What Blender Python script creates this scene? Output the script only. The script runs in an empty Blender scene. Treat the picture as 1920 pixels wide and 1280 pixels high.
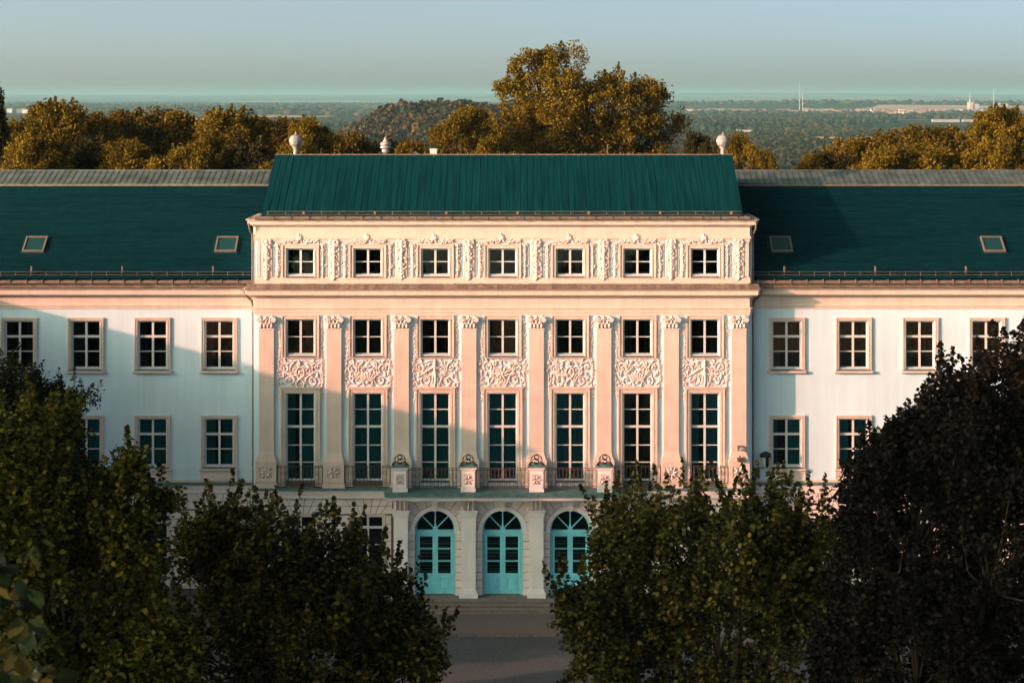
import bpy, bmesh, math, random
import numpy as np
from mathutils import Vector, Matrix
PI = math.pi
rnd = random.Random(7)
rng = np.random.default_rng(7)
S = bpy.context.scene
COL = S.collection

# ------------------------------------------------------------ camera, sky, sun, exposure
CAMX, CAMY, CAMZ, FPX = 1.25, -110.0, 28.0, 3740.0
cam = bpy.data.cameras.new('camera'); camo = bpy.data.objects.new('camera', cam); COL.objects.link(camo)
camo.location = (CAMX, CAMY, CAMZ); camo.rotation_euler = (math.radians(90), 0, 0)
cam.sensor_width = 36; cam.lens = 36 * FPX / 1920
cam.shift_x = -25 / 1920; cam.shift_y = -462 / 1920
cam.clip_start = 0.5; cam.clip_end = 90000
cam.dof.use_dof = True; cam.dof.focus_distance = 110; cam.dof.aperture_fstop = 4.5
S.camera = camo
SUN = Vector((-1.0, -0.5, 0.258)).normalized()
world = bpy.data.worlds.new('World'); S.world = world; world.use_nodes = True
wn = world.node_tree; bg = wn.nodes['Background']
sky = wn.nodes.new('ShaderNodeTexSky'); sky.sky_type = 'NISHITA'; sky.sun_disc = False
sky.sun_elevation = math.asin(SUN.z); sky.sun_rotation = math.radians(243.4)
sky.air_density = 0.10; sky.dust_density = 1.9; sky.ozone_density = 0.5
tint = wn.nodes.new('ShaderNodeMix'); tint.data_type = 'RGBA'; tint.blend_type = 'MULTIPLY'; tint.inputs[0].default_value = 1
tint.inputs[7].default_value = (0.90, 0.94, 0.68, 1)
wn.links.new(sky.outputs[0], tint.inputs[6]); wn.links.new(tint.outputs[2], bg.inputs[0])
bg.inputs[1].default_value = 0.15
sl = bpy.data.lights.new('sun', 'SUN'); so = bpy.data.objects.new('sun', sl); COL.objects.link(so)
sl.energy = 2.0; sl.angle = math.radians(0.6); sl.color = (1.0, 0.42, 0.29)
so.rotation_euler = SUN.to_track_quat('Z', 'Y').to_euler()
S.view_settings.view_transform = 'Standard'; S.view_settings.look = 'None'
S.view_settings.gamma = 1; S.view_settings.use_curve_mapping = False
S.view_settings.exposure = 1.82
S.render.engine = 'CYCLES'
S.cycles.max_bounces = 6; S.cycles.transparent_max_bounces = 12; S.cycles.volume_bounces = 0
S.cycles.volume_step_rate = 10

# ------------------------------------------------------------ materials
def nmat(name):
    m = bpy.data.materials.new(name); m.use_nodes = True
    return m, m.node_tree, m.node_tree.nodes['Principled BSDF']
def N(nt, t, **k):
    n = nt.nodes.new(t)
    for a, b in k.items(): setattr(n, a, b)
    return n
def ramp(nt, fac, stops):
    r = N(nt, 'ShaderNodeValToRGB'); el = r.color_ramp.elements
    while len(el) < len(stops): el.new(0.5)
    for e, (p, c) in zip(el, stops): e.position = p; e.color = tuple(c) + (1,)
    nt.links.new(fac, r.inputs[0]); return r.outputs[0]
def mat(name, col, rough=0.8, var=0.12, scale=1.5, bump=0.0, bscale=40, metal=0.0, stretch=None, island=0.0, spec=0.3, objvar=0.0, streak=0.0):
    m, nt, b = nmat(name)
    tc = N(nt, 'ShaderNodeTexCoord'); src = tc.outputs['Object']
    geo = N(nt, 'ShaderNodeNewGeometry'); src = geo.outputs['Position']
    mp = N(nt, 'ShaderNodeMapping'); nt.links.new(src, mp.inputs[0])
    if stretch: mp.inputs['Scale'].default_value = stretch
    n1 = N(nt, 'ShaderNodeTexNoise'); n1.inputs['Scale'].default_value = scale; n1.inputs['Detail'].default_value = 6
    nt.links.new(mp.outputs[0], n1.inputs[0])
    c = Vector(col)
    lo = tuple(c * (1 - var)); hi = tuple(c * (1 + var))
    o = ramp(nt, n1.outputs[0], [(0.3, lo), (0.7, hi)])
    def mulv(o, facsock, a, bb):
        mr = N(nt, 'ShaderNodeMapRange'); mr.inputs[3].default_value = a; mr.inputs[4].default_value = bb
        nt.links.new(facsock, mr.inputs[0])
        mx = N(nt, 'ShaderNodeVectorMath', operation='SCALE')
        nt.links.new(o, mx.inputs[0]); nt.links.new(mr.outputs[0], mx.inputs[3]); return mx.outputs[0]
    if island: o = mulv(o, geo.outputs['Random Per Island'], 1 - island, 1 + island)
    if objvar:
        oi = N(nt, 'ShaderNodeObjectInfo'); o = mulv(o, oi.outputs['Random'], 1 - objvar, 1 + objvar)
    if streak:
        m2 = N(nt, 'ShaderNodeMapping'); m2.inputs['Scale'].default_value = (2.2, 2.2, 0.12); nt.links.new(src, m2.inputs[0])
        n2 = N(nt, 'ShaderNodeTexNoise'); n2.inputs['Scale'].default_value = 1.6; n2.inputs['Detail'].default_value = 8
        nt.links.new(m2.outputs[0], n2.inputs[0]); o = mulv(o, n2.outputs[0], 1 - streak, 1 + streak * .6)
    nt.links.new(o, b.inputs['Base Color'])
    b.inputs['Roughness'].default_value = rough; b.inputs['Metallic'].default_value = metal
    b.inputs['Specular IOR Level'].default_value = spec
    if bump:
        n3 = N(nt, 'ShaderNodeTexNoise'); n3.inputs['Scale'].default_value = bscale; n3.inputs['Detail'].default_value = 4
        nt.links.new(mp.outputs[0], n3.inputs[0])
        bp = N(nt, 'ShaderNodeBump'); bp.inputs['Strength'].default_value = bump; bp.inputs['Distance'].default_value = 0.02
        nt.links.new(n3.outputs[0], bp.inputs['Height']); nt.links.new(bp.outputs[0], b.inputs['Normal'])
    return m
M = {}
M['wall'] = mat('wall_plaster', (0.59, 0.77, 0.88), .9, .05, .5, .25, 25, streak=.10, spec=.1)
M['wing'] = mat('wing_plaster', (0.59, 0.77, 0.88), .9, .05, .35, .25, 25, streak=.12, spec=.1)
M['trim'] = mat('trim_plaster', (0.66, 0.56, 0.495), .85, .08, 1.2, .2, 30, streak=.16, spec=.15)
M['stucco'] = mat('stucco_relief', (0.70, 0.60, 0.57), .85, .10, 6, .3, 50, spec=.15)
M['ptrim'] = mat('porch_plaster', (0.80, 0.78, 0.79), .85, .06, 1.2, .2, 30, streak=.10, spec=.15)
M['stone'] = mat('ground_stone', (0.74, 0.67, 0.65), .9, .07, 1.5, .3, 30, objvar=.05, streak=.08, spec=.1)
M['stoneback'] = mat('stone_joint', (0.12, 0.10, 0.09), .9, .1)
M['frame'] = mat('painted_wood', (0.58, 0.62, 0.62), .5, .05, 3)
M['tealwood'] = mat('teal_door_paint', (0.24, 0.76, 0.88), .45, .08, 3, .1, 30, spec=.4)
M['sillm'] = mat('sill_metal', (0.13, 0.12, 0.11), .6, .2, 5)
M['roofw'] = mat('wing_slate', (0.002, 0.027, 0.037), .7, .16, 1.8, .4, 20, stretch=(1, 1, 1), spec=.04, island=.14)
M['roofc'] = mat('centre_roof_sheet', (0.004, 0.085, 0.080), .5, .18, .6, .3, 12, objvar=.1, spec=.3)
M['roofup'] = mat('ridge_zinc', (0.085, 0.115, 0.12), .75, .35, 1.2, .3, 10, objvar=.10, spec=.15)
M['gutter'] = mat('weathered_gutter', (0.17, 0.125, 0.10), .6, .3, 4, .3, 20)
M['iron'] = mat('wrought_iron', (0.09, 0.06, 0.05), .5, .3, 8)
M['black'] = mat('black_iron', (0.015, 0.015, 0.014), .4, .2, 8)
M['ledge'] = mat('patina_ledge', (0.08, 0.17, 0.18), .6, .35, 3, .3, 15)
M['tile'] = mat('brown_cover_slate', (0.20, 0.14, 0.11), .8, .25, 4, .3, 20, island=.25)
M['orb'] = mat('weathered_orb', (0.27, 0.26, 0.27), .6, .35, 5, .4, 12)
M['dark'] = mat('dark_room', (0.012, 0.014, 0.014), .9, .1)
M['curt'] = mat('dark_teal_curtain', (0.010, 0.24, 0.28), .9, .2, 2, stretch=(6, 6, .3))
M['curb'] = mat('brown_grey_curtain', (0.05, 0.043, 0.038), .9, .3, 2, stretch=(6, 6, .3))
M['field'] = mat('stubble_field', (0.42, 0.32, 0.22), 1, .15, .01)
M['pave'] = mat('gravel_pavement', (0.17, 0.15, 0.145), .95, .25, 9, .8, 30, spec=.1)
M['road'] = mat('grey_asphalt', (0.085, 0.10, 0.115), .95, .22, 7, .8, 25, spec=.1)
M['step'] = mat('step_stone', (0.24, 0.20, 0.18), .9, .2, 3, .4, 20)
M['kerb'] = mat('kerb_stone', (0.14, 0.12, 0.11), .9, .2, 4, .3, 20, objvar=.1)
M['white'] = mat('far_white_wall', (0.36, 0.34, 0.33), .9, .05)
M['redroof'] = mat('far_red_roof', (0.26, 0.13, 0.10), .9, .1)
M['greyroof'] = mat('far_grey_roof', (0.22, 0.2, 0.2), .9, .1)
M['bark'] = mat('tree_bark', (0.05, 0.035, 0.025), .95, .3, 4, .6, 12, stretch=(1, 1, .3))
M['plastic'] = mat('grey_casing', (0.45, 0.40, 0.38), .5, .1)
M['skyl'] = mat('skylight_frame', (0.16, 0.13, 0.12), .5, .15)

def roof_streaks():
    m, nt, b = nmat('streaked_roof_sheet')
    g = N(nt, 'ShaderNodeNewGeometry')
    mp = N(nt, 'ShaderNodeMapping'); mp.inputs['Scale'].default_value = (9, .25, .25); nt.links.new(g.outputs['Position'], mp.inputs[0])
    n1 = N(nt, 'ShaderNodeTexNoise'); n1.inputs['Scale'].default_value = 1; n1.inputs['Detail'].default_value = 7; n1.inputs['Roughness'].default_value = .7
    nt.links.new(mp.outputs[0], n1.inputs[0])
    o = ramp(nt, n1.outputs[0], [(.34, (0.0005, .017, .023)), (.5, (0.001, .034, .042)), (.66, (.003, .050, .058))])
    nt.links.new(o, b.inputs['Base Color']); b.inputs['Roughness'].default_value = .7; b.inputs['Specular IOR Level'].default_value = .05
    bp = N(nt, 'ShaderNodeBump'); bp.inputs['Strength'].default_value = .5; bp.inputs['Distance'].default_value = .03
    nt.links.new(n1.outputs[0], bp.inputs['Height']); nt.links.new(bp.outputs[0], b.inputs['Normal'])
    return m
M['roofc'] = roof_streaks()

def glass():
    m, nt, b = nmat('window_glass')
    out = nt.nodes['Material Output']
    tr = N(nt, 'ShaderNodeBsdfTransparent'); tr.inputs[0].default_value = (.72, .8, .8, 1)
    gl = N(nt, 'ShaderNodeBsdfGlossy'); gl.inputs['Roughness'].default_value = .03; gl.inputs[0].default_value = (.8, .85, .85, 1)
    fr = N(nt, 'ShaderNodeFresnel'); fr.inputs[0].default_value = 1.5
    n = N(nt, 'ShaderNodeTexNoise'); n.inputs['Scale'].default_value = .9
    bp = N(nt, 'ShaderNodeBump'); bp.inputs['Strength'].default_value = .08; bp.inputs['Distance'].default_value = .1
    g = N(nt, 'ShaderNodeNewGeometry'); nt.links.new(g.outputs['Position'], n.inputs[0])
    nt.links.new(n.outputs[0], bp.inputs['Height']); nt.links.new(bp.outputs[0], gl.inputs['Normal'])
    mx = N(nt, 'ShaderNodeMixShader'); nt.links.new(fr.outputs[0], mx.inputs[0])
    nt.links.new(tr.outputs[0], mx.inputs[1]); nt.links.new(gl.outputs[0], mx.inputs[2]); nt.links.new(mx.outputs[0], out.inputs[0])
    return m
M['glass'] = glass()
def skyglass():
    m, nt, b = nmat('skylight_glass'); b.inputs['Base Color'].default_value = (.01, .05, .055, 1)
    b.inputs['Roughness'].default_value = .12; b.inputs['Specular IOR Level'].default_value = .9
    return m
M['sglass'] = skyglass()

def leafmat(name, cols, transl=.35, rough=.6, patch=.25, pscale=.5):
    m, nt, b = nmat(name); out = nt.nodes['Material Output']
    g = N(nt, 'ShaderNodeNewGeometry')
    n = N(nt, 'ShaderNodeTexNoise'); n.inputs['Scale'].default_value = pscale; n.inputs['Detail'].default_value = 3
    nt.links.new(g.outputs['Position'], n.inputs[0])
    mm = N(nt, 'ShaderNodeMath', operation='MULTIPLY_ADD'); mm.inputs[1].default_value = patch * 4
    nt.links.new(n.outputs[0], mm.inputs[0])
    a = N(nt, 'ShaderNodeMath', operation='SUBTRACT'); nt.links.new(g.outputs['Random Per Island'], a.inputs[0]); a.inputs[1].default_value = patch * 2
    nt.links.new(a.outputs[0], mm.inputs[2])
    k = len(cols)
    o = ramp(nt, mm.outputs[0], [(i / (k - 1) * .9 + .05, c) for i, c in enumerate(cols)])
    nt.links.new(o, b.inputs['Base Color']); b.inputs['Roughness'].default_value = rough; b.inputs['Specular IOR Level'].default_value = .08
    tr = N(nt, 'ShaderNodeBsdfTranslucent'); nt.links.new(o, tr.inputs[0])
    mx = N(nt, 'ShaderNodeMixShader'); mx.inputs[0].default_value = transl
    nt.links.new(b.outputs[0], mx.inputs[1]); nt.links.new(tr.outputs[0], mx.inputs[2]); nt.links.new(mx.outputs[0], out.inputs[0])
    return m
M['lf_amber'] = leafmat('amber_leaves', [(.05, .038, .006), (.105, .076, .009), (.16, .110, .011), (.22, .145, .013)], .25)
M['lf_olive'] = leafmat('olive_brown_leaves', [(.03, .026, .008), (.08, .06, .012), (.14, .10, .014), (.19, .12, .014)], .25)
M['lf_dkolive'] = leafmat('dark_olive_leaves', [(.012, .016, .008), (.035, .032, .010), (.07, .052, .012)], .2)
M['lf_linden'] = leafmat('linden_leaves', [(.010, .014, .006), (.036, .039, .013), (.080, .075, .020), (.20, .15, .025)], .3, .5)
M['lf_maple'] = leafmat('maple_leaves', [(.012, .018, .006), (.046, .052, .011), (.095, .095, .017), (.22, .18, .022)], .3, .5)
M['lf_fine'] = leafmat('small_dark_leaves', [(.010, .014, .007), (.030, .034, .012), (.06, .055, .015)], .25)
M['lf_beech'] = leafmat('copper_beech_leaves', [(.004, .004, .0032), (.008, .0072, .0055), (.020, .014, .009)], .12, .6)
M['lf_near'] = leafmat('near_leaves', [(.012, .026, .013), (.022, .036, .014), (.06, .05, .014)], .35, .4, patch=.1)
M['far_wood'] = leafmat('far_wood_foliage', [(.008, .018, .009), (.018, .032, .014), (.035, .042, .016), (.07, .05, .02)], .05, .9, .3, .004)
M['brown_wood'] = leafmat('brown_hill_foliage', [(.02, .024, .012), (.045, .034, .015), (.085, .052, .02), (.13, .07, .025)], .05, .9, .25, .02)

def terrain_mat():
    m, nt, b = nmat('terrain_fields')
    g = N(nt, 'ShaderNodeNewGeometry')
    v = N(nt, 'ShaderNodeTexVoronoi'); v.inputs['Scale'].default_value = .0016; nt.links.new(g.outputs['Position'], v.inputs[0])
    sp = N(nt, 'ShaderNodeSeparateColor'); nt.links.new(v.outputs['Color'], sp.inputs[0])
    o = ramp(nt, sp.outputs[0], [(0, (.03, .045, .02)), (.45, (.04, .05, .022)), (.62, (.07, .08, .03)), (.66, (.34, .24, .14)), (.8, (.28, .21, .13)), (.83, (.05, .06, .02))])
    o.node.color_ramp.interpolation = 'CONSTANT'
    n = N(nt, 'ShaderNodeTexNoise'); n.inputs['Scale'].default_value = .01; n.inputs['Detail'].default_value = 6; nt.links.new(g.outputs['Position'], n.inputs[0])
    mr = N(nt, 'ShaderNodeMapRange'); mr.inputs[3].default_value = .7; mr.inputs[4].default_value = 1.3; nt.links.new(n.outputs[0], mr.inputs[0])
    sc = N(nt, 'ShaderNodeVectorMath', operation='SCALE'); nt.links.new(o, sc.inputs[0]); nt.links.new(mr.outputs[0], sc.inputs[3])
    nt.links.new(sc.outputs[0], b.inputs['Base Color']); b.inputs['Roughness'].default_value = 1; b.inputs['Specular IOR Level'].default_value = 0
    return m
M['terrain'] = terrain_mat()

# ------------------------------------------------------------ mesh helpers
class MB:
    def __init__(s): s.v = []; s.f = []
    def add(s, vs, fs):
        o = len(s.v); s.v.extend(vs); s.f.extend([tuple(i + o for i in f) for f in fs]); return s
    def box(s, x0, x1, y0, y1, z0, z1):
        return s.add([(x0, y0, z0), (x1, y0, z0), (x1, y1, z0), (x0, y1, z0), (x0, y0, z1), (x1, y0, z1), (x1, y1, z1), (x0, y1, z1)],
                     [(0, 1, 5, 4), (1, 2, 6, 5), (2, 3, 7, 6), (3, 0, 4, 7), (4, 5, 6, 7), (3, 2, 1, 0)])
    def prism(s, poly, y0, y1):      # polygon in x,z (any order) from front y0 to back y1
        n = len(poly)
        vs = [(p[0], y0, p[1]) for p in poly] + [(p[0], y1, p[1]) for p in poly]
        a = sum(poly[i][0] * poly[(i + 1) % n][1] - poly[(i + 1) % n][0] * poly[i][1] for i in range(n))
        fr = tuple(range(n)) if a > 0 else tuple(range(n))[::-1]
        fs = [fr, tuple(i + n for i in fr[::-1])]
        for k in range(n):
            i, j = fr[k], fr[(k + 1) % n]; fs.append((j, i, i + n, j + n))
        return s.add(vs, fs)
    def bevbox(s, x0, x1, y0, y1, z0, z1, b):  # box with chamfered front face
        vs = [(x0, y0 + b, z0), (x1, y0 + b, z0), (x1, y0 + b, z1), (x0, y0 + b, z1),
              (x0 + b, y0, z0 + b), (x1 - b, y0, z0 + b), (x1 - b, y0, z1 - b), (x0 + b, y0, z1 - b),
              (x0, y1, z0), (x1, y1, z0), (x1, y1, z1), (x0, y1, z1)]
        return s.add(vs, [(4, 5, 6, 7), (0, 1, 5, 4), (1, 2, 6, 5), (2, 3, 7, 6), (3, 0, 4, 7), (1, 0, 8, 9), (2, 1, 9, 10), (3, 2, 10, 11), (0, 3, 11, 8)])
    def tube(s, pts, r, n=6, caps=True):
        pts = [Vector(p) for p in pts]; rs = r if hasattr(r, '__len__') else [r] * len(pts)
        vs = []; fs = []
        for i, p in enumerate(pts):
            t = (pts[min(i + 1, len(pts) - 1)] - pts[max(i - 1, 0)]); t = t.normalized() if t.length > 1e-9 else Vector((0, 0, 1))
            a = t.cross(Vector((0, 1, 0)));
            if a.length < .05: a = t.cross(Vector((1, 0, 0)))
            a.normalize(); b = t.cross(a)
            for k in range(n):
                q = p + (a * math.cos(2 * PI * k / n) + b * math.sin(2 * PI * k / n)) * rs[i]; vs.append(tuple(q))
        for i in range(len(pts) - 1):
            for k in range(n):
                fs.append((i * n + k, i * n + (k + 1) % n, (i + 1) * n + (k + 1) % n, (i + 1) * n + k))
        if caps: fs.append(tuple(range(n))[::-1]); fs.append(tuple(range((len(pts) - 1) * n, len(pts) * n)))
        return s.add(vs, fs)
    def lathe(s, prof, c, n=20):     # prof (r,z)
        vs = []; fs = []
        for r, z in prof:
            for k in range(n): vs.append((c[0] + r * math.cos(2 * PI * k / n), c[1] + r * math.sin(2 * PI * k / n), c[2] + z))
        for i in range(len(prof) - 1):
            for k in range(n): fs.append((i * n + k, i * n + (k + 1) % n, (i + 1) * n + (k + 1) % n, (i + 1) * n + k))
        fs.append(tuple(range(n))[::-1]); fs.append(tuple(range((len(prof) - 1) * n, len(prof) * n)))
        return s.add(vs, fs)
    def sweep(s, prof, x0, x1, y, yb):   # moulding: prof (out, z) bottom to top, mitred round the two front corners
        k = len(prof); vs = []
        for o, z in prof: vs += [(x0 - o, yb, z), (x0 - o, y - o, z), (x1 + o, y - o, z), (x1 + o, yb, z)]
        fs = []
        for i in range(k - 1):
            for j in range(3): fs.append((i * 4 + j, i * 4 + j + 1, (i + 1) * 4 + j + 1, (i + 1) * 4 + j))
        fs.append((0, 3, 2, 1)); fs.append((4 * k - 4, 4 * k - 3, 4 * k - 2, 4 * k - 1))
        return s.add(vs, fs)
    def ring(s, x0, x1, z0, z1, w, y0, y1, bottom=True):
        s.box(x0, x0 + w, y0, y1, z0, z1); s.box(x1 - w, x1, y0, y1, z0, z1)
        s.box(x0 + w, x1 - w, y0, y1, z1 - w, z1)
        if bottom: s.box(x0 + w, x1 - w, y0, y1, z0, z0 + w)
        return s
    def mesh(s, name, m, smooth=False):
        me = bpy.data.meshes.new(name); me.from_pydata(s.v, [], s.f); me.update()
        if m: me.materials.append(m)
        if smooth: me.shade_smooth()
        return me
    def build(s, name, m, parent=None, smooth=False, loc=(0, 0, 0)):
        return link(name, s.mesh(name, m, smooth), parent, loc)
def link(name, me, parent=None, loc=(0, 0, 0)):
    o = bpy.data.objects.new(name, me); COL.objects.link(o); o.location = loc
    if parent: o.parent = parent
    return o
def npmesh(name, V, F, m, smooth=False):      # F: (n,3) or (n,4)
    me = bpy.data.meshes.new(name); V = np.asarray(V, np.float32); F = np.asarray(F, np.int32); k = F.shape[1]
    me.vertices.add(len(V)); me.vertices.foreach_set('co', V.ravel())
    me.loops.add(F.size); me.loops.foreach_set('vertex_index', F.ravel())
    me.polygons.add(len(F)); me.polygons.foreach_set('loop_start', np.arange(0, F.size, k, dtype=np.int32))
    me.polygons.foreach_set('loop_total', np.full(len(F), k, np.int32))
    if smooth: me.polygons.foreach_set('use_smooth', np.ones(len(F), bool))
    me.update(calc_edges=True); me.materials.append(m); return me
def copy_tree(o, parent=None):
    c = o.copy(); COL.objects.link(c); c.parent = parent
    for ch in list(o.children): copy_tree(ch, c)
    return c
def thing(name, label, cat, loc=(0, 0, 0), group=None):
    o = bpy.data.objects.new(name, None); COL.objects.link(o); o.location = loc; o['label'] = label; o['category'] = cat
    if group: o['group'] = group
    return o
def tag(o, label=None, cat=None, group=None, kind=None):
    if label: o['label'] = label
    if cat: o['category'] = cat
    if group: o['group'] = group
    if kind: o['kind'] = kind
    return o
def grid_wall(b, x0, x1, z0, z1, holes, y0, y1):   # wall slab with rectangular openings
    xs = sorted({x0, x1} | {h[0] for h in holes} | {h[1] for h in holes}); zs = sorted({z0, z1} | {h[2] for h in holes} | {h[3] for h in holes})
    xs = [x for x in xs if x0 <= x <= x1]; zs = [z for z in zs if z0 <= z <= z1]
    def inh(x, z): return any(h[0] < x < h[1] and h[2] < z < h[3] for h in holes) or not (x0 < x < x1 and z0 < z < z1)
    for i in range(len(xs) - 1):
        for j in range(len(zs) - 1):
            a, c, d, e = xs[i], xs[i + 1], zs[j], zs[j + 1]; mx, mz = (a + c) / 2, (d + e) / 2
            if inh(mx, mz): continue
            b.add([(a, y0, d), (c, y0, d), (c, y0, e), (a, y0, e)], [(0, 1, 2, 3)])
            b.add([(a, y1, d), (c, y1, d), (c, y1, e), (a, y1, e)], [(3, 2, 1, 0)])
            if inh(a - .001, mz): b.add([(a, y0, d), (a, y1, d), (a, y1, e), (a, y0, e)], [(3, 2, 1, 0)])
            if inh(c + .001, mz): b.add([(c, y0, d), (c, y1, d), (c, y1, e), (c, y0, e)], [(0, 1, 2, 3)])
            if inh(mx, d - .001): b.add([(a, y0, d), (c, y0, d), (c, y1, d), (a, y1, d)], [(3, 2, 1, 0)])
            if inh(mx, e + .001): b.add([(a, y0, e), (c, y0, e), (c, y1, e), (a, y1, e)], [(0, 1, 2, 3)])

# ------------------------------------------------------------ stucco height fields
def spiral(cx, cz, r0, turns, a0, d=1, n=22, grow=.12):
    t = np.linspace(0, 1, n); r = r0 * (1 - t) ** .8 + .012; a = a0 + d * 2 * PI * turns * t
    return np.stack([cx + r * np.cos(a), cz + r * np.sin(a)], 1)
def bez(p0, p1, p2, p3, n=14):
    t = np.linspace(0, 1, n)[:, None]; p0, p1, p2, p3 = map(np.array, (p0, p1, p2, p3))
    return (1 - t) ** 3 * p0 + 3 * (1 - t) ** 2 * t * p1 + 3 * (1 - t) * t * t * p2 + t ** 3 * p3
class Relief:
    def __init__(s, x0, x1, z0, z1, res=.022):
        s.x = np.arange(x0, x1 + res, res); s.z = np.arange(z0, z1 + res, res)
        s.X, s.Z = np.meshgrid(s.x, s.z); s.H = np.zeros_like(s.X); s.res = res; s.x0, s.z0 = x0, z0
    def stroke(s, P, r, h):
        n = len(P); r = np.broadcast_to(r, (n,)) if np.ndim(r) < 2 else r
        for i in range(n - 1):
            a, b = P[i], P[i + 1]; ra, rb = r[i], r[i + 1]; R = max(ra, rb) + s.res
            i0 = max(0, int((min(a[0], b[0]) - R - s.x0) / s.res)); i1 = int((max(a[0], b[0]) + R - s.x0) / s.res) + 2
            j0 = max(0, int((min(a[1], b[1]) - R - s.z0) / s.res)); j1 = int((max(a[1], b[1]) + R - s.z0) / s.res) + 2
            X = s.X[j0:j1, i0:i1]; Z = s.Z[j0:j1, i0:i1]
            if X.size == 0: continue
            dx, dz = b[0] - a[0], b[1] - a[1]; L = dx * dx + dz * dz + 1e-12
            t = np.clip(((X - a[0]) * dx + (Z - a[1]) * dz) / L, 0, 1)
            d = np.hypot(X - a[0] - t * dx, Z - a[1] - t * dz); rr = np.maximum(ra + (rb - ra) * t, .004)
            k = np.sqrt(np.clip(1 - (d / rr) ** 2, 0, 1)) * (.35 + .65 * np.minimum(1, rr / .06)) * h
            s.H[j0:j1, i0:i1] = np.maximum(s.H[j0:j1, i0:i1], k)
    def leaf(s, p, a, L, w, h, bend=0.5, lobes=3, rg=None):
        n = 8; t = np.linspace(0, 1, n); an = a + bend * t
        P = np.cumsum(np.stack([np.cos(an), np.sin(an)], 1) * L / n, 0) + np.array(p)
        s.stroke(P, w * .5 * np.sin(PI * (.15 + .85 * (1 - t) * .9 + .05)) + .01, h)
        for k in range(lobes):
            for sd in (-1, 1):
                q = P[int((k + .5) / lobes * (n - 1))]; aa = a + bend * (k + .5) / lobes + sd * .9
                l2 = L * .42 * (1 - .25 * k)
                Q = np.array([q, q + .6 * l2 * np.array([math.cos(aa), math.sin(aa)]), q + l2 * np.array([math.cos(aa - sd * .5), math.sin(aa - sd * .5)])])
                s.stroke(Q, np.array([w * .28, w * .3, .008]), h * .9)
    def ball(s, p, r, h): s.stroke(np.array([p, (p[0] + 1e-3, p[1])]), np.array([r, r]), h)
    def mesh(s, name, m, eps=.005, back=.006):
        H = s.H; keep = H > eps
        q = keep[:-1, :-1] | keep[1:, :-1] | keep[:-1, 1:] | keep[1:, 1:]
        ny, nx = H.shape; idx = np.arange(ny * nx).reshape(ny, nx)
        F = np.stack([idx[:-1, :-1][q], idx[:-1, 1:][q], idx[1:, 1:][q], idx[1:, :-1][q]], 1)
        V = np.stack([s.X.ravel(), back - H.ravel(), s.Z.ravel()], 1)
        used = np.unique(F); mp = np.zeros(ny * nx, np.int64); mp[used] = np.arange(len(used))
        return npmesh(name, V[used], mp[F], m, True)

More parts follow.
